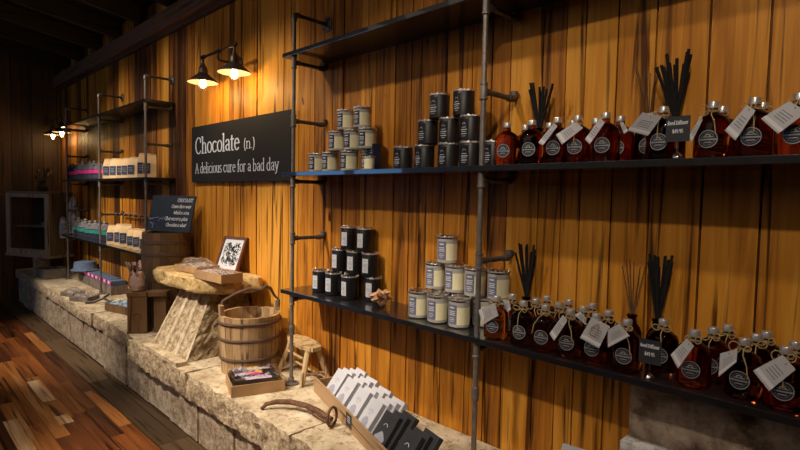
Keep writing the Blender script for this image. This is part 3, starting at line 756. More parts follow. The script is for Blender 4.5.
for i,(x,d) in enumerate(upper_front): bottle_at(x,-.150,MID+.001,'amber bottle, middle shelf, '+d,'amber bottles on the middle shelf')
for i,(x,d) in enumerate(upper_back): bottle_at(x,-.060,MID+.001,'amber bottle, middle shelf, '+d,'amber bottles on the middle shelf')
lows = [(-1.015,-.182,'front row, first right of the pole, with a big tag'),(-1.000,-.105,'second row, behind the first by the pole'),
 (-.908,-.182,'front row, second from the pole'),(-.905,-.108,'second row, behind the second from the pole'),(-.903,-.038,'back row, beside the tall black reeds'),
 (-.828,-.182,'front row, third from the pole'),(-.818,-.108,'second row, behind the third'),(-.820,-.038,'back row, behind the third'),
 (-.742,-.182,'front row, fourth, with a narrow tag'),(-.735,-.108,'second row, behind the fourth'),(-.738,-.038,'back row, behind the fourth'),
 (-.660,-.180,'front row, fifth, behind the bright square tag'),(-.655,-.105,'second row, behind the fifth'),(-.568,-.184,'front row, sixth, with a looped tag left of the price card'),
 (-.498,-.100,'behind the lower price card, with twine bow'),
 (-.398,-.170,'right group, front row, leftmost with a tag'),(-.372,-.095,'right group, second row, first'),(-.352,-.030,'right group, back row, first'),
 (-.286,-.165,'right group, front row, middle with a tag'),(-.275,-.090,'right group, second row, middle'),(-.262,-.022-.012,'right group, back row, middle'),
 (-.200,-.175,'right group, front row, rightmost with a tag'),(-.192,-.100,'right group, second row, rightmost')]
for x,y,d in lows: bottle_at(x,y-.004,LOW+.001,'amber bottle, lower shelf, '+d,'amber bottles on the lower shelf')
def bottle_named(frag):
    for o,_ in TW:
        if frag in o['label']: return o
bpy.context.view_layer.update()
# twine bows (children), varied
tw = [twine_mb(k) for k in range(5)]; tmesh = []
for k, mbk in enumerate(tw):
    o = mbk.build('twine_bow', M['twine'], None, smooth=True); tmesh.append(o)
ti = 0; first = [True]*5
for o,_ in TW:
    lab = o['label']
    if 'middle shelf' in lab and not ('fourth' in lab or 'right of the price' in lab or 'right edge' in lab or 'big tilted' in lab): continue
    k = ti % 5; ti += 1
    if first[k]: t = tmesh[k]; first[k] = False
    else: t = tmesh[k].copy(); C.objects.link(t)
    t.parent = o
# paper tags tied to the bottles: world corners (top-left, top-right, bottom-right, bottom-left)
def paper_tag(frag, cs, neck, loop=False):
    o = bottle_named(frag); inv = o.matrix_world.inverted()
    c = [Vector(v) for v in cs]
    # longest direction defines the long side
    e1 = c[1]-c[0]; e2 = c[3]-c[0]
    n = e1.cross(e2).normalized()
    if n.y > 0: n = -n
    mb = MB(); t = n*.0009
    vs = [p+t for p in c]+[p-t for p in c]
    mb.add([inv @ v for v in vs], [(0,1,2,3),(7,6,5,4),(0,4,5,1),(1,5,6,2),(2,6,7,3),(3,7,4,0)])
    tg = mb.build('paper_tag', M['tag'], o)
    long2 = e2.length >= e1.length
    def P(a, b, off=.0012): return inv @ (c[0]+e1*a+(c[3]-c[0])*b+(c[2]-c[1]-e2)*a*b+n*off)
    mb = MB()
    if long2: # band at the low end
        mb.add([P(0,.80),P(1,.80),P(1,.93),P(0,.93)], [(0,1,2,3)])
    else: mb.add([P(.07,0),P(.20,0),P(.20,1),P(.07,1)], [(0,1,2,3)])
    mb.build('tag_band', M['tagband'], tg)
    mb = MB()
    for q in (.34,.44,.54,.64):
        if long2: mb.add([P(.2,q),P(.8,q),P(.8,q+.03),P(.2,q+.03)], [(0,1,2,3)])
        else: mb.add([P(1-q,.2),P(1-q,.8),P(1-q-.03,.8),P(1-q-.03,.2)], [(0,1,2,3)])
    mb.build('tag_print', M['tagprint'], tg)
    hole = (c[0]+c[1])/2+(c[3]-c[0])*.10 if long2 else (c[1]+c[2])/2-(c[1]-c[0])*.10
    nk = o.matrix_world @ Vector((0,-.016,.124)); mid = (nk+hole)/2+Vector((.004,-.010,.010))
    mb = MB(); mb.tube([inv @ nk, inv @ mid, inv @ (hole+n*.003)], .0013, 5)
    if loop:
        h2 = hole+n*.004
        pts = []
        for i in range(14):
            a = 2*PI*i/13; pts.append(inv @ (h2+Vector((-.004+.010*math.sin(a)-.006*(1-math.cos(a)), -.002, -.017*(1-math.cos(a))))))
        mb.tube(pts, .0015, 5)
    mb.build('tag_string', M['twine'], tg, smooth=True)
def tagp(frag, pts, y, tilt=0, loop=False):
    """corners given as (x, z) on a plane at depth y, tilted so that the lower end swings out"""
    zc = sum(p[1] for p in pts)/4
    paper_tag(frag, [(x, y+(z-zc)*tilt, z) for x,z in pts], None, loop)
tagp('third of the front row, with a narrow', [(-.812,1.603),(-.798,1.594),(-.847,1.536),(-.862,1.547)], -.205)
tagp('fourth of the front row, with a broad', [(-.805,1.568),(-.743,1.602),(-.718,1.582),(-.784,1.537)], -.20)
tagp('fifth of the front row', [(-.665,1.606),(-.650,1.592),(-.693,1.532),(-.708,1.547)], -.205)
tagp('behind and right of the fifth', [(-.645,1.602),(-.634,1.602),(-.618,1.575),(-.629,1.567)], -.115)
tagp('under the big tilted tag', [(-.587,1.565),(-.542,1.609),(-.493,1.594),(-.533,1.547)], -.205, -.35)
tagp('first right of the price card', [(-.404,1.588),(-.398,1.578),(-.421,1.522),(-.430,1.534)], -.20)
tagp('second right of the price card, with a tag', [(-.302,1.604),(-.284,1.589),(-.322,1.520),(-.346,1.546)], -.205)
tagp('at the right edge', [(-.219,1.603),(-.184,1.576),(-.236,1.530),(-.271,1.568)], -.21)
tagp('first right of the pole, with a big tag', [(-1.055,.980),(-.983,1.018),(-.973,.975),(-1.041,.931)], -.235, -.2)
tagp('second row, behind the first by the pole', [(-1.012,1.012),(-.988,1.012),(-.979,.983),(-.997,.966)], -.150)
tagp('front row, fourth, with a narrow tag', [(-.742,1.018),(-.728,1.002),(-.768,.933),(-.784,.952)], -.235)
tagp('second row, behind the fourth', [(-.728,1.019),(-.707,.999),(-.709,.980),(-.747,1.005)], -.150)
tagp('fifth, behind the bright', [(-.648,1.029),(-.596,1.012),(-.627,.941),(-.684,.960)], -.240, -.1, True)
tagp('sixth, with a looped tag', [(-.601,1.000),(-.569,1.026),(-.541,.995),(-.602,.948)], -.240, -.15)
tagp('right group, front row, leftmost', [(-.438,.964),(-.402,1.015),(-.384,.999),(-.419,.932)], -.228)
tagp('right group, front row, middle', [(-.325,.993),(-.289,1.013),(-.290,.980),(-.326,.934)], -.228)
tagp('right group, front row, rightmost', [(-.255,.968),(-.200,1.019),(-.174,.991),(-.221,.928)], -.230)

# ------------------------------------------------------------------ reed diffusers
def diffuser(x, y, z, label, n, h, spread, thick, m, seed, dx=0):
    rnd = random.Random(seed); root = empty('reed_diffuser', (x,y,z), label, 'reed diffuser')
    mb = MB(); r = .030
    mb.lathe([(.0,.002),(r-.003,.001),(r,.006),(r,.080),(r-.008,.098),(.014,.108),(.013,.126),(.016,.127),(.016,.134),(.012,.134)], 24, sy=.9)
    mb.build('glass_bottle', M['darkamber'], root, smooth=True)
    for i in range(n):
        a = rnd.uniform(0,2*PI); q = (i+.5)/n; tx = (q*2-1)*spread+dx+rnd.uniform(-.006,.006); ty = rnd.uniform(-.5,.35)*.05
        hh = h*rnd.uniform(.86,1.0); bx_ = (q*2-1)*.007
        mb = MB(); mb.tube([(bx_*-.6,.003*math.sin(a),.02),(bx_*.4,.002,.13),(tx,max(ty,-.06),hh)], thick, 7); mb.build('reed', m, root, smooth=True)
    return root
diffuser(-.945,-.060,MID+.001,'black reeds fanning from a bottle on the middle shelf behind the second amber bottle',11,.305,.058,.0042,M['reed'],1)
diffuser(-.505,-.062,MID+.001,'black reeds in a bottle on the middle shelf, behind the price card',12,.318,.050,.0048,M['reed'],2,-.012)
diffuser(-.588,-.040,MID+.001,'thin brown reeds on the middle shelf, left of the thick black reeds',6,.31,.04,.0015,M['reedbrown'],3,-.008)
diffuser(-.985,-.040,LOW+.001,'tall black reeds on the lower shelf, nearest the pole',13,.330,.042,.0040,M['reed'],4,-.004)
diffuser(-.535,-.042,LOW+.001,'black reeds on the lower shelf, behind the lower price card',12,.330,.042,.0046,M['reed'],5,.002)
diffuser(-.612,-.036,LOW+.001,'thin brown reeds on the lower shelf, left of the thick black reeds',6,.315,.040,.0015,M['reedbrown'],6,-.006)

# ------------------------------------------------------------------ price cards on chrome stems
def price_sign(x, y, z, w, h, stem, label, lines):
    root = empty('price_card_stand', (x,y,z), label, 'price card')
    mb = MB(); mb.lathe([(.0,.0),(.013,.0),(.0135,.003),(.012,.008),(.006,.013),(.0026,.016),(.0026,stem),(.0055,stem+.002),(.0055,stem+.012),(.0,stem+.014)], 20)
    mb.build('chrome_stem', M['chrome'], root, smooth=True)
    mb = MB(); mb.box((-w/2,-.006,stem-.008),(w/2,-.0045,stem-.008+h)); c = mb.build('card', M['card'], root)
    mb = MB()
    for (s, sz, zz, wd) in lines: text_mb(mb, s, sz, (-wd/2,-.0066,stem-.008+zz), (1,0,0), (0,0,1), .06, .035, width=wd)
    mb.build('card_print', M['white_print'], c)
    return root
price_sign(-.449,-.212,MID+.001,.058,.068,.050,'black price card on a chrome stem, middle shelf among the bottles',[('Reed',.012,.050,.016),('Diffuser',.014,.048,.030),('Heart',.012,.022,.026)]) if False else None
G['R'] = ([[(.1,0),(.1,.7)], arc(.24,.53,.16,.17,110,-110,8), [(.2,.35),(.48,0)], sf(.1,0)], .54)
G['D'] = ([[(.1,0),(.1,.7)], arc(.16,.35,.36,.35,88,-88,10), sf(.1,0)], .62)
G['$'] = ([arc(.22,.50,.14,.15,30,230,8)+arc(.22,.2,.15,.16,60,-150,8), [(.22,-.05),(.22,.75)]], .44)
G['4'] = ([[(.34,0),(.34,.7),(.05,.2),(.46,.2)]], .48); G['9'] = ([arc(.22,.5,.15,.2,0,360,12), [(.37,.5),(.3,0)]], .44); G['5'] = ([[(.38,.7),(.12,.7),(.1,.4)]+arc(.22,.22,.16,.21,100,-150,8)], .44)
price_sign(-.447,-.213,MID+.001,.058,.066,.052,'black price card on a chrome stem, middle shelf among the bottles',[('Room',.016,.046,.018) if 0 else ('Room'.replace('R','R'),.013,.047,.022),]) if False else None
def card_at(x, y, z, label):
    r = price_sign(x, y, z, .058, .066, .052, label, [('Reed Diffuser',.0135,.044,.050),('$49.95',.0135,.022,.026)])
    return r
card_at(-.450,-.213,MID+.001,'black price card on a chrome stem, middle shelf among the bottles')
card_at(-.494,-.212,LOW+.001,'black price card on a chrome stem, lower shelf at the gap between bottles')

# ------------------------------------------------------------------ wooden star puzzle
pz = empty('wooden_puzzle', (-1.650,-.145,LOW+.001), 'small pale wooden interlocking star puzzle on the lower shelf between candle stacks', 'puzzle', rz=.35)
def diamond_bar(mb, c, d, ln, w):
    m = Matrix.Translation(c) @ Vector((1,0,0)).rotation_difference(Vector(d)).to_matrix().to_4x4()
    pts = [(-ln/2,0,0)]; h = w
    vs = [m @ Vector(v) for v in ((-ln/2,0,0),(-ln*.30,-h,0),(-ln*.30,0,h),(-ln*.30,h,0),(-ln*.30,0,-h),(ln*.30,-h,0),(ln*.30,0,h),(ln*.30,h,0),(ln*.30,0,-h),(ln/2,0,0))]
    mb.add(vs, [(0,1,2),(0,2,3),(0,3,4),(0,4,1),(1,5,6,2),(2,6,7,3),(3,7,8,4),(4,8,5,1),(9,6,5),(9,7,6),(9,8,7),(9,5,8)])
for (c, d) in (((0,0,.044),(1,.1,.25)),((0,.016,.026),(1,.1,.2)),((0,-.006,.036),(.15,1,.2)),((.014,-.006,.036),(.1,.9,-.45)),((0,0,.034),(-.25,.2,1)),((.016,0,.034),(.2,.1,1))):
    mb = MB(); diamond_bar(mb, c, d, .085 if abs(d[2]) < .9 else .062, .0095); mb.build('puzzle_bar', M['puzzle'], pz)

pz.scale = (1.3,1.3,1.3)
# ------------------------------------------------------------------ wooden tub
tub = empty('wooden_tub', (-2.600,-.240,L0+.001), 'coopered wooden tub with dark hoops and bent handle beside the stone pedestal', 'tub', rz=1.2)
TR0, TR1, THH = .150, .165, .312
mb = MB(); N = 22; 
for i in range(N):
    mb.tone = U(.45,.9) if R() < .8 else U(.25,.45)
    a0 = 2*PI*i/N+.004; a1 = 2*PI*(i+1)/N-.004; ear = i in (0, N//2)
    top = THH+(.055 if ear else U(-.002,.002))
    vs = []; 
    for (rr, z) in ((TR0,0),(TR0+(TR1-TR0)*.5+.004,THH*.5),(TR1,THH),(TR1+(.003 if ear else 0),top),(TR1-.020,top),(TR1-.020,THH),(TR0-.014,THH*.5),(TR0-.016,.0)):
        for a in (a0,(a0+a1)/2,a1): vs.append((rr*math.cos(a), rr*math.sin(a), z))
    fs = []; K = 8
    for j in range(K):
        j2 = (j+1)%K
        for q in range(2): fs.append((j*3+q, j*3+q+1, j2*3+q+1, j2*3+q))
    fs += [tuple(j*3 for j in range(K)), tuple(j*3+2 for j in reversed(range(K)))]
    mb.add(vs, fs)
mb.build('staves', M['tubwood'], tub)
mb = MB(); mb.tone = .35; mb.lathe([(.0,.02),(TR0-.015,.02),(TR0-.015,.03),(0,.03)], 32); mb.build('bottom', M['tubwood'], tub)
for z in (.085,.190,.278):
    rr = TR0+(TR1-TR0)*z/THH+.003
    mb = MB(); mb.tube([(rr*math.cos(t),rr*math.sin(t),z+.002*math.sin(3*t)) for t in [2*PI*i/40 for i in range(40)]], .0085, 8, closed=True, flat=1.0); mb.build('hoop', M['hoop'], tub, smooth=True)
mb = MB(); e = TR1-.008
mb.tube([(-e,0,THH+.03),(-e*.9,-.004,THH+.075),(-e*.45,-.01,THH+.115),(0,-.008,THH+.135),(e*.35,-.01,THH+.125),(e*.55,-.004,THH+.145),(e*.72,0,THH+.13),(e*.85,.004,THH+.09),(e*1.02,0,THH+.06),(e,0,THH+.028)], [.008,.009,.009,.009,.009,.010,.009,.007,.006,.007], 8)
mb.build('handle', M['hoop'], tub, smooth=True)

# ------------------------------------------------------------------ barrel behind the pedestal with chalkboard on it
BX, BY = -3.895, -.190
bar = empty('wooden_barrel', (BX,BY,L0+.001), 'dark brown wooden barrel behind the crate, carrying the small chalkboard', 'barrel')
mb = MB(); N = 20; BH = .680
for i in range(N):
    mb.tone = U(.3,.9); a0 = 2*PI*i/N+.004; a1 = 2*PI*(i+1)/N-.004; vs = []
    pr = [(.152,0),(.168,BH*.3),(.172,BH*.5),(.170,BH*.75),(.163,BH),(.148,BH),(.148,BH-.03),(.14,0)]
    for rr, z in pr:
        for a in (a0,(a0+a1)/2,a1): vs.append((rr*math.cos(a), rr*math.sin(a), z))
    fs = []
    for j in range(8):
        j2 = (j+1)%8
        for q in range(2): fs.append((j*3+q, j*3+q+1, j2*3+q+1, j2*3+q))
    fs += [tuple(j*3 for j in range(8)), tuple(j*3+2 for j in reversed(range(8)))]
    mb.add(vs, fs)
mb.build('staves', M['barrelwood'], bar)
mb = MB(); mb.tone = .4; mb.lathe([(0,BH-.03),(.149,BH-.03),(.149,BH-.012),(0,BH-.012)], 32); mb.build('head', M['barrelwood'], bar)
for z, rr in ((.10,.164),(.35,.175),(.53,.173),(.615,.169)):
    mb = MB(); mb.lathe([(rr-.004,z-.014),(rr,z-.013),(rr,z+.013),(rr-.004,z+.014)], 40)
    mb.f = [f for f in mb.f if len(f) <= 4]; mb.m = mb.m[:len(mb.f)]; mb.t = mb.t[:len(mb.f)]
    mb.build('hoop', M['hoop'], bar, smooth=True)
# chalkboard sign leaning on barrel top
BT = L0+BH+.006
cb = empty('chalkboard_sign', (-3.845,-.200,BT), 'small blue-black chalkboard with white handwriting standing on the barrel', 'sign', rot=(0,0,.42))
CW, CH = .400, .268
mt = Matrix.Rotation(math.radians(-14),4,'X')
mb = MB(); mb.box((-CW/2,-.005,0),(CW/2,.005,CH), mt); mb.build('board', M['chalkboard'], cb, bevel=.001)
up = mt @ Vector((0,0,1)); nn = mt @ Vector((0,-1,0))
mb = MB()
for i,(s,szz,wd) in enumerate([('CHOCOLATE',.034,.14),('Comes three ways',.034,.18),('Which is a tea,',.034,.145),('That secret is plain',.034,.21),('Chocolate is what!',.034,.185)]):
    o_ = nn*.0062+up*(CH-.045-i*.046)+Vector((.182-.006*i,0,0)); text_mb(mb, s, szz, o_, (1,0,0), up, .05, .03, shear=.25, align='r', width=wd)
mb.build('chalk_writing', M['white_print'], cb)
mb = MB()
for pts in ([(-.155,.085),(-.12,.098),(-.085,.102)],[(-.16,.095),(-.13,.088)],[(-.085,.075),(-.07,.10),(-.055,.085),(-.05,.108),(-.04,.09)],[(-.12,.06),(-.125,.02)],[(-.15,.066),(-.135,.055),(-.125,.06)]):
    mb.tube([nn*.0062+up*z+Vector((x,0,0)) for x,z in [(x_*1.2,z_) for x_,z_ in pts]], .0022, 5)
mb.build('chalk_drawing', M['chalkblue'], cb)

# ------------------------------------------------------------------ crate in front of barrel with wrapped posy on top
cr = empty('wooden_crate', (-3.785,-.420,L0+.001), 'brown upright wooden crate with open side slot, left of the pedestal', 'crate', rz=.95)
cw, cd, chh = .125, .10, .285
mb = MB(); mb.tone = .7; mb.box((-cw/2-.004,-cd/2-.004,chh-.030),(cw/2+.13,cd/2,chh)); mb.build('top_board', M['cratewood'], cr, bevel=.002)
mb = MB(); mb.tone = .75; mb.box((-cw/2,-cd/2,.012),(cw/2,-cd/2+.014,chh-.030)); mb.build('front_panel', M['cratewood'], cr, bevel=.001)
mb = MB(); mb.tone = .5; mb.box((-cw/2,-cd/2+.014,0),(-cw/2+.014,cd/2,chh-.030)); mb.build('side_panel', M['cratewood'], cr)
mb = MB(); mb.tone = .4; mb.box((cw/2-.014,-cd/2+.014,0),(cw/2,cd/2,chh-.030)); mb.build('side_panel', M['cratewood'], cr)
mb = MB(); mb.tone = .6; mb.box((cw/2+.040,-cd/2+.02,0),(cw/2+.12,-cd/2+.034,chh-.030)); mb.box((cw/2+.106,-cd/2+.034,0),(cw/2+.120,cd/2,chh-.03)); mb.build('second_panel', M['cratewood'], cr)
mb = MB(); mb.tone = .5; mb.box((-cw/2-.002,-cd/2-.003,0),(cw/2+.002,cd/2,.012)); mb.build('base', M['cratewood'], cr)
mb = MB(); mb.tube([(.026*math.cos(t),-cd/2-.0005,.11+.026*math.sin(t)) for t in [2*PI*i/20 for i in range(20)]], .0018, 5, closed=True); mb.build('stamped_ring', M['hoop'], cr)
# cellophane posy
po = empty('wrapped_posy', (-3.785,-.430,L0+chh+.002), 'cellophane-wrapped posy of dried flowers on top of the brown crate', 'posy')
def crumple(prof, n, amp, seed, sy=1.0):
    mb = MB(); rows = []
    for j,(r,z) in enumerate(prof):
        row = []
        for i in range(n+1):
            a = 2*PI*(i % n)/n; q = Vector((math.cos(a)*3, math.sin(a)*3, z*30+seed))
            d = noise.noise(q)*amp+noise.noise(q*2.3)*amp*.7; row.append(Vector(((r+d)*math.cos(a),(r+d)*sy*math.sin(a),z+(noise.noise(q*1.7)*amp if 0<j else 0))))
        rows.append(row)
    mb.add(*grid(rows)); return mb
crumple([(.001,.001),(.038,.002),(.045,.03),(.042,.07),(.034,.095),(.045,.12),(.058,.145)], 28, .010, 3).build('cellophane', M['cello'], po)
crumple([(.001,.004),(.030,.005),(.036,.03),(.032,.07),(.024,.095),(.001,.098)], 18, .006, 9).build('flower_bundle', M['peach'], po)
for (px_, py_, pz_, rr, mm) in ((-.03,-.02,.112,.014,'plum'),(.026,-.018,.118,.017,'plum'),(-.055,-.01,.10,.012,'peach'),(.0,-.01,.135,.013,'peach'),(.05,.0,.13,.014,'peach'),(-.012,.02,.14,.014,'peach')):
    mb = MB()
    for k in range(6):
        a = 2*PI*k/6; mb.ball((px_+rr*.7*math.cos(a), py_-.004, pz_+rr*.7*math.sin(a)), rr*.55, 6, (1,.5,1))
    mb.ball((px_,py_-.008,pz_), rr*.4, 6); mb.build('flower', M[mm], po, smooth=True)

po.scale = (1.3,1.3,1.35)
# ------------------------------------------------------------------ things on the pedestal cap
CZ = .8615
def open_box(mb, w, d, h, t=.004, wav=0):
    mb.box((-w/2,-d/2,0),(w/2,d/2,t)); mb.box((-w/2,-d/2,t),(w/2,-d/2+t,h)); mb.box((-w/2,d/2-t,t),(w/2,d/2,h))
    mb.box((-w/2,-d/2+t,t),(-w/2+t,d/2-t,h)); mb.box((w/2-t,-d/2+t,t),(w/2,d/2-t,h)); return mb
def heap(w, d, z, amp, seed, n=18):
    mb = MB(); rows = []
    for j in range(n+1):
        row = []
        for i in range(n+1):
            u, v = i/n-.5, j/n-.5; q = Vector((u*w*60, v*d*60, seed)); e = min(1, (.5-max(abs(u),abs(v)))*8)
            row.append(Vector((u*w, v*d, z+(abs(noise.noise(q))*amp+noise.noise(q*2.1)*amp*.5)*e)))
        rows.append(row)
    mb.add(*grid(rows)); return mb
b1 = empty('gift_tray', (-2.860,-.300,CZ+.004), 'light card tray of dark potpourri in front of the framed picture', 'tray', rz=.06)
open_box(MB(), .31, .135, .050).build('card_tray', M['kraftbox'], b1)
heap(.30,.125,.038,.020,5).build('petals', M['potpourri'], b1)
heap(.302,.127,.046,.022,8).build('cellophane', M['cello'], b1)
b2 = empty('gift_basket', (-3.26,-.245,CZ+.004), 'cellophane-wrapped gift tray on the pedestal top, left of the card tray', 'gift basket', rz=.15)
open_box(MB(), .25, .16, .040).build('card_tray', M['kraftbox'], b2)
heap(.24,.15,.03,.03,15).build('petals', M['potpourri'], b2)
mb = crumple([(.001,.001),(.13,.003),(.145,.02),(.13,.055),(.09,.075),(.04,.082),(.001,.08)], 32, .014, 21, sy=.66); mb.build('cellophane', M['cello'], b2)
# framed picture
fr = empty('framed_picture', (-3.115,-.125,CZ+.004), 'dark red wooden frame with black tangled print, leaning on the wall above the pedestal', 'picture', rz=.22)
FW, FH = .215, .235; mt = Matrix.Rotation(math.radians(-22),4,'X'); fb = .016
mb = MB()
for a, b in (((-FW/2,-.008,0),(FW/2,.010,fb)),((-FW/2,-.008,FH-fb),(FW/2,.010,FH)),((-FW/2,-.008,fb),(-FW/2+fb,.010,FH-fb)),((FW/2-fb,-.008,fb),(FW/2,.010,FH-fb))): mb.box(a, b, mt)
mb.build('frame', M['framewood'], fr)
mb = MB(); mb.box((-FW/2+fb*.8,-.001,fb*.8),(FW/2-fb*.8,.006,FH-fb*.8), mt); pc = mb.build('picture_mount', M['mount'], fr)
mb = MB(); rnd = random.Random(5)
for k in range(90):
    cx, cz = rnd.uniform(-.065,.065), rnd.uniform(.048,.185); a = rnd.uniform(0,PI); pts = []
    for i in range(6):
        t = i/5; pts.append(mt @ Vector((max(-.075,min(.075,cx+.016*math.cos(a+t*3)+.01*t)), -.0018, max(.04,min(.195,cz+.016*math.sin(a+t*3)))))) 
    mb.tube(pts, rnd.uniform(.002,.0042), 5, flat=.3)
mb.build('tangled_drawing', M['blackjar'], pc)

# ------------------------------------------------------------------ stool
st = empty('low_stool', (-2.285,-.090,L0+.001), 'small pale wooden stool with splayed legs between the tub and the pole', 'stool', rz=-.12)
mb = MB(); mb.tone = .8
seat = [(-.135,-.055),(-.12,.050),(.115,.045),(.130,-.060)]
mb.prism(smooth_poly(seat,1), .165, .186); mb.build('seat', M['stoolwood'], st, bevel=.002); st.scale = (1.18,1.05,1.03)
for (x0_,y0_,x1_,y1_) in ((-.125,-.075,-.085,-.030),(.115,-.085,.085,-.035),(-.115,.065,-.08,.025),(.125,.060,.085,.02)):
    mb = MB(); mb.tone = U(.5,.9); mb.tube([(x0_,y0_,0),(x1_,y1_,.166)], [.0125,.0145], 8); mb.build('leg', M['stoolwood'], st, smooth=True)
for (a, b) in (((-.112,-.062,.05),(-.104,.055,.05)),((.107,-.070,.05),(.115,.050,.05)),((-.108,0,.05),(.111,0,.05)),((-.095,-.045,.118),(.095,-.05,.118))):
    mb = MB(); mb.tone = .6; mb.tube([a,b], .007, 7); mb.build('stretcher', M['stoolwood'], st, smooth=True)

# ------------------------------------------------------------------ tray of wrapped bars in front of the tub
tb = empty('card_tray', (-2.318,-.368,L0+.001), 'open card tray of wrapped chocolates on the ledge before the tub', 'tray', rz=-.05)
tb.rotation_euler = (0,0,1.22)
TW_, TD_ = .255, .215
open_box(MB(), TW_, TD_, .055, .005).build('tray', M['kraftbox'], tb)
heap(TW_-.012, TD_-.012, .073, .030, 33, 26).build('cellophane', M['cello_white'], tb)
bpy.context.view_layer.update()
rnd = random.Random(11); cols = ['yellow','lilac','yellow','pink','lilac','lilac']
places = ['at the back edge','second from the back','in the middle row','before the middle row','second from the front','at the front edge']
mwt = tb.matrix_world.copy()
for i in range(6):
    lx, ly = (-.004, TD_/2-.024-i*.0335)
    q = mwt @ Vector((lx, ly, .036+.008*(i%2))); 
    o = empty('chocolate_bar', q, 'dark wrapped chocolate bar with %s sticker lying in the card tray, %s' % (cols[i], places[i]), 'chocolate bar', 'chocolate bars in the tray before the tub', rz=1.22+rnd.uniform(-.06,.06))
    mb = MB(); mb.box((-.105,-.0155,-.010),(.105,.0155,.030)); mb.build('wrapper', M['choc'], o, bevel=.004)
    mb = MB(); u = rnd.uniform(-.05,.05); mb.box((u-.034,-.015,.0302),(u+.034,.015,.0318)); mb.build('sticker', M[cols[i]], o)
    mb = MB(); u2 = u+.06 if u < 0 else u-.065; mb.box((u2-.030,-.015,.0302),(u2+.030,.015,.0312)); mb.build('sticker', M['lilac'], o)

# ------------------------------------------------------------------ iron tool
ir = empty('iron_tool', (-1.85,-.38,L0+.001), 'old rusty curved iron tool with a ring, lying on the ledge', 'tool')
def rel(pts, o): return [(a-o[0], b-o[1], c-o[2]) for a,b,c in pts]
O = (-1.85,-.38,L0+.001)
mb = MB(); mb.tube(rel([(-2.045,-.492,.398),(-2.04,-.470,.418),(-2.01,-.435,.428),(-1.955,-.395,.432),(-1.88,-.370,.432),(-1.80,-.362,.430),(-1.74,-.364,.428),(-1.695,-.366,.428)], O), [.008,.010,.0115,.012,.012,.0125,.011,.010], 10); mb.build('shaft', M['iron'], ir, smooth=True)
mb = MB(); mb.tube(rel([(-1.86,-.372,.420),(-1.76,-.375,.412),(-1.70,-.372,.414)], O), .004, 6); mb.build('pin', M['iron'], ir, smooth=True)
mb = MB(); mb.tube(rel([(-1.690+.008*math.cos(t),-.368-.030*math.cos(t),L0+.046+.040*math.sin(t)) for t in [2*PI*i/20 for i in range(20)]], O), .006, 8, closed=True); mb.build('ring', M['iron'], ir, smooth=True)

# ------------------------------------------------------------------ long display tray with white and black cartons
ang = math.atan2(-.235, .71)
T0 = Vector((-2.050,-.118,L0+.001))
lt = empty('display_tray', T0, 'long narrow wooden tray of cartons lying askew on the ledge at lower centre', 'tray', rz=ang)
TLn, TWd = 1.02, .125
mb = MB(); mb.tone = .6; mb.box((0,-TWd/2,0),(TLn,TWd/2,.010)); mb.build('base', M['traywood'], lt)
mb = MB(); mb.tone = .75; mb.box((0,-TWd/2-.008,0),(TLn,-TWd/2,.075)); fp = mb.build('front_rail', M['traywood'], lt, bevel=.001)
mb = MB(); mb.tone = .6; mb.box((0,TWd/2,0),(TLn,TWd/2+.008,.016)); mb.build('back_rail', M['traywood'], lt, bevel=.001)
for xx in (0, TLn-.01):
    mb = MB(); mb.tone = .5; mb.box((xx,-TWd/2,.010),(xx+.010,TWd/2,.06)); mb.build('end_board', M['traywood'], lt)
mb = MB(); mb.box((.445,-TWd/2-.0095,.012),(.505,-TWd/2-.008,.070)); pl = mb.build('label_plate', M['card'], lt)
mb = MB()
for z in (.054,.044,.034): mb.box((.463,-TWd/2-.0105,z),(.492,-TWd/2-.0095,z+.004))
mb.build('plate_print', M['grey_label'], pl)
def carton(kind):
    root = empty('carton', (0,0,0)); w, t, h = .092, .022, .150
    mb = MB(); mb.box((-w/2,0,0),(w/2,t,h)); mb.build('box', M['boxwhite' if kind == 'w' else 'boxblack'], root, bevel=.0012)
    mb = MB(); n_ = 14
    if kind == 'w':
        mb.add([(.024*math.cos(2*PI*i/n_),-.0006,.045+.030*math.sin(2*PI*i/n_)) for i in range(n_)], [tuple(range(n_))])
        for z,ww in ((.105,.03),(.098,.04),(.088,.02)): mb.box((-ww/2,-.0008,z),(ww/2,0,z+.003))
        mb.build('print', M['boxprint'], root)
    else:
        mb.add([((.030+.004*math.sin(7*2*PI*i/28))*math.cos(2*PI*i/28),-.0006,.040+(.030+.004*math.sin(5*2*PI*i/28))*math.sin(2*PI*i/28)) for i in range(28)], [tuple(range(28))])
        mb.build('print', M['boxprint'], root)
        mb = MB(); mb.tube([(.012*math.cos(t),-.0008,.095+.010*math.sin(t)) for t in [PI*i/8 for i in range(9)]], .0012, 5); mb.build('print', M['white_print'], root)
    return root
pw, pb = carton('w'), carton('b'); uw, ub = [], []
mw = Matrix.Translation(T0) @ Matrix.Rotation(ang,4,'Z')
colx = [.140,.270,.405,.540,.690,.860]; lean = math.radians(-38)
cn = ['first','second','third','fourth','fifth','sixth']; rn = ['front','second from front','third from front','rearmost']
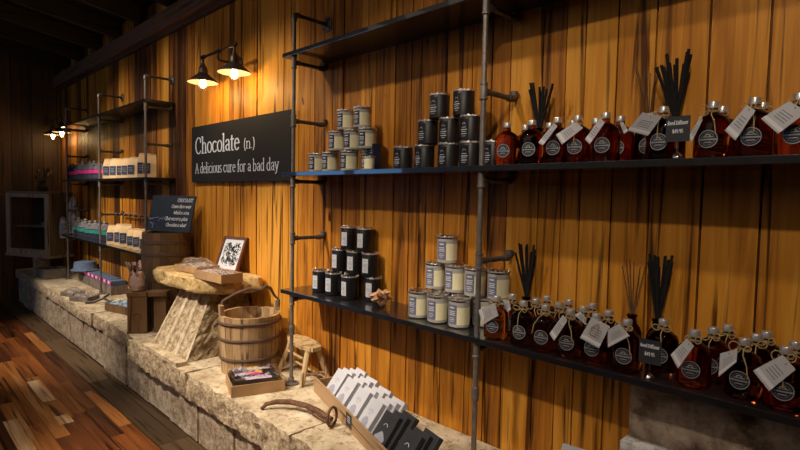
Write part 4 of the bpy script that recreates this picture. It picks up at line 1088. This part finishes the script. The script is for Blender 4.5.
for ci, cx in enumerate(colx):
    kind = 'w' if ci < 4 else 'b'; nr = 4 if ci < 4 else 3
    for ri in range(nr):
        jx = random.Random(ci*10+ri); lx = cx+jx.uniform(-.006,.006)+ri*.010; ly = -TWd/2+.003+ri*.0284
        p = mw @ Vector((lx, ly, .0135+.014*0))
        lab = '%s carton in the long tray, %s stack from its far end, %s' % ('white' if kind == 'w' else 'black', cn[ci], rn[ri] if not (kind == 'b' and ri == 2) else 'rearmost')
        o = put(pw if kind == 'w' else pb, uw if kind == 'w' else ub, p, 0, lab)
        o.rotation_euler = (Matrix.Rotation(ang+jx.uniform(-.05,.05)+.10,4,'Z') @ Matrix.Rotation(lean,4,'X')).to_euler()
        tag(o, lab, 'carton', 'white cartons in the long tray' if kind == 'w' else 'black cartons in the long tray')
# lone card below the bottle shelf
o = MB(); o.box((-.04,-.002,0),(.04,.002,.21), Matrix.Rotation(math.radians(-12),4,'X')@Matrix.Rotation(math.radians(0),4,'Y'))
o = o.build('leaning_card', M['boxwhite']); o.location = (-.72,-.24,L0+.006); o.rotation_euler = (0,.18,.5); tag(o, 'white card tip rising at the bottom edge below the lower shelf', 'card')

# ------------------------------------------------------------------ bags on the left unit
def bag_proto(kind):
    root = empty('gift_bag' if kind == 'kraft' else 'pouch', (0,0,0)); w, d, h = (.100,.075,.185) if kind == 'kraft' else (.080,.075,.17)
    rows = []
    for (k, z, kd) in ((1,0,1),(1,.01,1),(1,h*.6,.85),(.92,h*.8,.45),(.85,h*.93,.12),(.82,h,.10)):
        row = []
        for (u,v) in ((-1,-1),(-.3,-1),(.3,-1),(1,-1),(1,0),(1,1),(.3,1),(-.3,1),(-1,1),(-1,0),(-1,-1)):
            row.append(Vector((u*w/2*k, v*d/2*kd, z+(noise.noise(Vector((u*3,v*3,z*20)))*.006 if z > h*.9 else 0))))
        rows.append(row)
    mb = MB(); mb.add(*grid(rows)); mb.add([v for v in rows[0][:-1]], [tuple(range(10))]); mb.add([v for v in rows[-1][:-1]], [tuple(range(10))])
    mb.build('bag', M['kraft' if kind == 'kraft' else 'bagnavy'], root, weld=True)
    if kind == 'kraft':
        mb = MB(); mb.add([(-.046,-d/2-.001,.030),(.006,-d/2-.001,.030),(.006,-d/2*.88-.0015,.115),(-.046,-d/2*.88-.0015,.115)], [(0,1,2,3)]); mb.build('label', M['baglabel'], root)
        mb = MB()
        for z in (.06,.075,.09): mb.box((-.036,-d/2-.0025,z),(-.006,-d/2-.0015,z+.003))
        mb.build('label_print', M['grey_label'], root)
    else:
        mb = MB(); mb.add([(-w/2,-d/2-.001,.060),(w/2,-d/2-.001,.060),(w/2,-d/2-.0008,.095),(-w/2,-d/2-.0008,.095)], [(0,1,2,3)])
        mb.add([(w/2+.001,-d/2,.060),(w/2+.001,d/2,.060),(w/2+.001,d/2,.095),(w/2+.001,-d/2,.095)], [(0,1,2,3)]); mb.build('band', M['pinkband' if kind == 'pink' else 'tealband'], root)
        crumple([(.026,h*.86),(.016,h*.94),(.018,h*1.02),(.010,h*1.09),(.002,h*1.1)], 14, .005, 4, .6).build('gathered_top', M['bagfoil'], root)
    return root
def row_of(kind, xs_, y, z, where, group, cat, rz=.92):
    pr = bag_proto(kind); us = []
    nm = {'kraft':'kraft gift bag with navy label','pink':'navy pouch with pink band','teal':'navy pouch with teal band'}[kind]
    od = ['first','second','third','fourth','fifth','sixth','seventh','eighth']
    for i, x in enumerate(xs_):
        lab = '%s, %s, %s from the left' % (nm, where, od[i])
        pr.scale = (1,1,U(.9,1.08)); o = put(pr, us, (x, y+U(-.012,.012), z+.001), rz+U(-.12,.12), lab); tag(o, lab, cat, group)
row_of('pink', [-6.60,-6.40,-6.20,-6.02,-5.85,-5.68], -.14, MID, 'middle shelf at far left', 'navy pouches on the far middle shelf', 'pouch')
row_of('kraft', [-5.32,-5.15,-4.99,-4.83,-4.67,-4.50,-4.34], -.14, MID, 'middle shelf of left unit', 'kraft bags on the far middle shelf', 'gift bag')
row_of('teal', [-6.45,-6.28,-6.13,-5.98,-5.84,-5.70,-5.56], -.14, LOW, 'lower shelf at far left', 'navy pouches on the far lower shelf', 'pouch')
row_of('kraft', [-5.26,-5.08,-4.92,-4.76,-4.60,-4.42], -.14, LOW, 'lower shelf of left unit', 'kraft bags on the far lower shelf', 'gift bag')
# cloth bundle at the left end
for (x,y,z,rx,hz,lab) in ((-6.655,-.135,LOW+.001,.055,.42,'tall floral grey cloth bag at the far end of the lower left shelf'),):
    o = crumple([(.001,0),(rx,.004),(rx*1.15,hz*.25),(rx*1.05,hz*.5),(rx*.9,hz*.75),(rx*.6,hz*.93),(.001,hz)], 22, .016, 6, .9).build('cloth_bag', M['cloth'], smooth=True)
    o.location = (x,y,z); tag(o, lab, 'cloth bag')
o = crumple([(.001,0),(.05,.004),(.062,.08),(.058,.15),(.04,.21),(.001,.24)], 22, .014, 16, .7).build('cloth_bag', M['cloth'], smooth=True)
o.location = (-6.775,-.205,LOW-.05); tag(o, 'shorter floral grey cloth bag hanging at the far end of the lower left shelf', 'cloth bag')
# dark rod with pegs on lower left shelf
rod = empty('peg_rail', (-5.10,-.055,1.150), 'dark knobbly peg rail on the boards behind the lower left bags', 'rail')
mb = MB(); mb.tube([(-.26,0,0),(.28,0,0)], .010, 8)
for q in (-.24,-.12,0,.12,.24): mb.tube([(q,.05,0),(q,-.035,.004)], .007, 7); mb.ball((q,-.04,.004), .012, 8)
mb.build('rail', M['fitting'], rod, smooth=True)

# ------------------------------------------------------------------ goods on the far ledge
tr = empty('long_card_tray', (-5.82,-.090,L0+.001), 'long card tray of grey packets with pink edges on the far ledge', 'tray')
open_box(MB(), 1.10, .152, .085, .006).build('tray', M['greytray'], tr)
bpy.context.view_layer.update()
us = []
pk = empty('packet', (0,0,0)); mb = MB(); mb.box((-.052,-.066,0),(.052,.066,.12)); mb.build('sleeve', M['denim'], pk, bevel=.003)
mb = MB(); mb.box((-.0525,-.0675,.086),(.0525,-.064,.118)); mb.build('pink_edge', M['pinkband'], pk)
mb = MB(); mb.box((-.022,-.0690,.092),(.022,-.0674,.116)); mb.build('white_sticker', M['tagband'], pk)
for i in range(8):
    lab = 'grey packet with pink edge in the long card tray, %s from the left' % ['first','second','third','fourth','fifth','sixth','seventh','eighth'][i]
    o = put(pk, us, (-6.275+i*.130,-.090,L0+.009), 0, lab); tag(o, lab, 'packet', 'packets in the long card tray')
# round hat
ht = empty('fabric_hat', (-6.22,-.135,L0+.131), 'round blue-grey fabric hat resting on the packets in the long tray', 'hat')
mb = MB(); mb.lathe([(.115,.0),(.125,.004),(.110,.03),(.104,.07),(.10,.090),(.06,.096),(0,.098)], 28); mb.build('crown', M['denim'], ht, smooth=True)
mb = MB(); mb.lathe([(.100,.0),(.135,.0),(.137,.006),(.104,.022)], 28); mb.build('brim', M['denim'], ht, smooth=True)
for (x,y,w,d,h,rz,lab,s) in ((-5.18,-.405,.20,.13,.075,.5,'small cellophane-wrapped basket on the far ledge edge, the nearer of two',41),(-5.50,-.42,.17,.12,.06,.4,'small cellophane-wrapped basket on the far ledge edge, the farther of two',42)):
    b = empty('gift_basket', (x,y,L0+.001), lab, 'gift basket', rz=rz)
    open_box(MB(), w, d, h*.6, .005).build('card_tray', M['greytray'], b)
    heap(w-.02,d-.02,h*.5,.03,s).build('petals', M['potpourri'], b)
    crumple([(.001,.001),(w*.52,.003),(w*.55,h*.4),(w*.45,h*.95),(w*.2,h*1.25),(.001,h*1.2)], 26, .012, s, d/w).build('cellophane', M['cello'], b)
b = empty('packet_tray', (-4.50,-.235,L0+.001), 'low wooden tray of blue patterned packets left of the brown crate', 'tray', rz=.25)
open_box(MB(), .36, .24, .06, .007).build('tray', M['cratewood'], b)
o = heap(.34,.22,.062,.03,51).build('blue_packets', M['bluepack'], b)
# grey wooden boxes below the cabinet
for (x,y,w,d,h,lab) in ((-6.80,-.33,.30,.20,.10,'weathered grey box on the far ledge in front of the stone post'),):
    b = empty('weathered_box', (x,y,L0+.001), lab, 'box', rz=.1); open_box(MB(), w, d, h, .01).build('box', M['greytray'], b); heap(w-.03,d-.03,h*.75,.02,61).build('contents', M['potpourri'], b)
# forked dark bracket at foot of the middle pole
fk = empty('forked_bracket', (-4.98,-.31,L0+.001), 'dark forked iron bracket lying at the foot of a left shelving pole', 'bracket')
mb = MB(); mb.tube([(0,.0,.040),(-.02,-.07,.012)], .011, 7); mb.tube([(0,0,.040),(.20,.03,.012)], .010, 7); mb.tube([(0,0,.042),(-.10,.07,.05)], .011, 7); mb.tube([(-.02,-.07,.012),(-.045,-.13,.011)], .011, 7)
mb.build('fork', M['fitting'], fk, smooth=True)

# ------------------------------------------------------------------ old cabinet on a stone post
cab = empty('display_cabinet', (-6.86,-.42,.632), 'weathered timber glass-fronted cabinet raised on a post at the far end of the ledge', 'cabinet', rz=math.radians(24))
KW, KD, KH = .70, .27, .745
cab.location = (-7.20,-.345,.600)
def kb(a, b, name, m, tone=.5, bev=0):
    mb = MB(); mb.tone = tone; mb.box(a, b); return mb.build(name, m, cab, bevel=bev)
x0,x1,y0,y1 = -KW/2,KW/2,-KD/2,KD/2; t = .02
kb((x0-.02,y0-.02,0),(x1+.02,y1,.03),'base_board',M['cabwood'],.8,.003); kb((x0-.01,y0-.01,KH-.025),(x1+.01,y1,KH),'top_board',M['cabwood'],.4,.003)
kb((x0,y0,.03),(x0+t,y1,KH-.025),'side_panel',M['cabwood'],.4); kb((x1-t,y0,.03),(x1,y1,KH-.025),'side_panel',M['cabwood'],.3); kb((x0+t,y1-.01,.03),(x1-t,y1,KH-.025),'back_panel',M['cabdark'])
kb((x0+t,y0+.03,.34),(x1-t,y1-.01,.352),'inner_shelf',M['cabwood'],.4)
dr = empty('door', (0,0,0)); dr.parent = cab
C.objects.unlink(dr); bpy.data.objects.remove(dr)
mb = MB(); mb.tone = .9; w_ = .06
for a, b in (((x0,y0-.018,.03),(x1,y0,.03+w_)),((x0,y0-.018,KH-.025-w_*.7),(x1,y0,KH-.025)),((x0,y0-.018,.03+w_),(x0+w_,y0,KH-.025-w_*.7)),((x1-w_,y0-.018,.03+w_),(x1,y0,KH-.025-w_*.7))): mb.box(a, b)
dd = mb.build('door', M['cabwood'], cab)
mb = MB(); mb.box((x0+w_,y0-.010,.03+w_),(x1-w_,y0-.007,KH-.025-w_*.7)); mb.build('glass_pane', M['bulbglass'], dd)
bpy.context.view_layer.update(); cm = cab.matrix_world.copy()
cupp = empty('tumbler', (0,0,0)); mb = MB(); mb.lathe([(.0,.001),(.020,.0),(.026,.05),(.024,.05),(.019,.004),(.0,.004)], 16); mb.build('glass', M['frost'], cupp, smooth=True)
mb = MB(); mb.lathe([(.0255,.044),(.0272,.048),(.0255,.052),(.0245,.05)], 16); mb.build('rim', M['chrome'], cupp, smooth=True)
us = []
for i in range(7):
    p = cm @ Vector((-.20+i*.063,-.02+.03*(i%2),.0315)); lab = 'small glass on the cabinet floor, %s from its left' % ['first','second','third','fourth','fifth','sixth','seventh'][i]
    o = put(cupp, us, p, 0, lab); tag(o, lab, 'glass', 'glasses in the old cabinet')
for i in range(4):
    p = cm @ Vector((.10+(i%2)*.075,-.02+.07*(i//2),.3535)); lab = 'small glass on the cabinet inner shelf, %s' % ['front left','front right','back left','back right'][i]
    o = put(cupp, us, p, 0, lab); tag(o, lab, 'glass', 'glasses in the old cabinet')
o = rough_block((-.075,-.075,0),(.075,.075,.20),.010,.04,95,keep=('-z','+z')).build('stone_post', M['lime_rough'], smooth=True)
o.location = (-7.10,-.36,L0+.001); tag(o, 'short stone post holding up the old cabinet on the ledge', 'post')
# flowers on the cabinet
fl = empty('dried_bouquet', tuple(cm @ Vector((-.02,.05,KH+.001))), 'dim bouquet of dried flowers standing on the old cabinet', 'bouquet')
mb = MB(); mb.lathe([(.04,0),(.055,.05),(.03,.10),(.035,.12),(.028,.12),(.02,.02),(0,.02)], 18); mb.build('vase', M['cabdark'], fl, smooth=True)
rnd = random.Random(3)
for k in range(9):
    a = rnd.uniform(0,2*PI); rr = rnd.uniform(.04,.15); h = rnd.uniform(.16,.27); e = (rr*math.cos(a), rr*math.sin(a)*.6, h)
    mb = MB(); mb.tube([(0,0,.06),(e[0]*.4,e[1]*.4,h*.6),e], .003, 5); s_ = mb.build('stem', M['cabdark'], fl)
    mb = MB()
    for q in range(5): mb.ball((e[0]+.016*math.cos(q*1.26), e[1]-.008, e[2]+.016*math.sin(q*1.26)), .014, 6, (1,.5,1))
    mb.build('flower', M['peach' if k % 3 == 0 else 'plum'], s_, smooth=True)

# ------------------------------------------------------------------ lights
def spot(x, y, z, tx, ty, tz, e, size=70, blend=.6, col=(1,.80,.58), r=.04):
    l = bpy.data.lights.new('ceiling_spot','SPOT'); l.energy = e; l.spot_size = math.radians(size); l.spot_blend = blend; l.color = col; l.shadow_soft_size = r
    o = bpy.data.objects.new('ceiling_spot', l); C.objects.link(o); o.location = (x,y,z)
    o.rotation_euler = (Vector((tx,ty,tz))-Vector((x,y,z))).to_track_quat('-Z','Y').to_euler(); return o
WH = (1,.86,.68)
for (x,y,z,tx,ty,tz,e,sz) in ((-5.5,-1.3,2.85,-5.3,0,1.2,44,80),(-4.2,-1.3,2.85,-4.2,0,1.4,42,80),(-2.95,-1.3,2.85,-2.8,-.1,.9,70,80),(-1.5,-1.3,2.85,-1.6,-.1,.8,42,76),(-.1,-1.3,2.85,-.55,0,.8,24,72),
      (-5.0,-2.4,3.0,-5.3,-.3,.5,360,50),(-2.9,-2.4,3.0,-2.6,-.4,.4,400,42),(-1.5,-2.4,3.0,-1.75,-.4,.4,165,42),(.2,-2.4,3.0,-.55,0,1.1,74,50)):
    spot(x,y,z,tx,ty,tz,e,sz,.7,WH)
fa = bpy.data.lights.new('room_fill','AREA'); fa.shape = 'RECTANGLE'; fa.size = 5; fa.size_y = 2; fa.energy = 17; fa.color = (1,.82,.66)
o = bpy.data.objects.new('room_fill', fa); C.objects.link(o); o.location = (-2.5,-3.6,2.9); o.rotation_euler = (math.radians(38),0,0)
w = bpy.data.worlds.new('world'); bpy.context.scene.world = w; w.use_nodes = True
w.node_tree.nodes['Background'].inputs[0].default_value = (.5,.45,.5,1); w.node_tree.nodes['Background'].inputs[1].default_value = .01

# ------------------------------------------------------------------ camera
cam = bpy.data.cameras.new('camera'); co = bpy.data.objects.new('camera', cam); C.objects.link(co)
F = Vector((-.70174767,.71040047,-.05367852)); Rt = Vector((.71052795,.70338473,.01999893)); Up = Vector((-.0519639,.02410588,.99835798))
m = Matrix((Rt, Up, -F)).transposed().to_4x4(); m.translation = Vector((0,-1.6973,1.365)); co.matrix_world = m
cam.sensor_width = 36; cam.lens = 520.318/800*36; cam.clip_start = .05
bpy.context.scene.camera = co
sc_ = bpy.context.scene; vs_ = sc_.view_settings
sc_.display_settings.display_device = 'sRGB'; vs_.view_transform = 'Standard'; vs_.look = 'None'; vs_.exposure = 0.15; vs_.gamma = 1.0; vs_.use_curve_mapping = False
# unused prototypes are all placed; drop stray twine meshes if any
for k in range(5):
    if first[k]: bpy.data.objects.remove(tmesh[k])
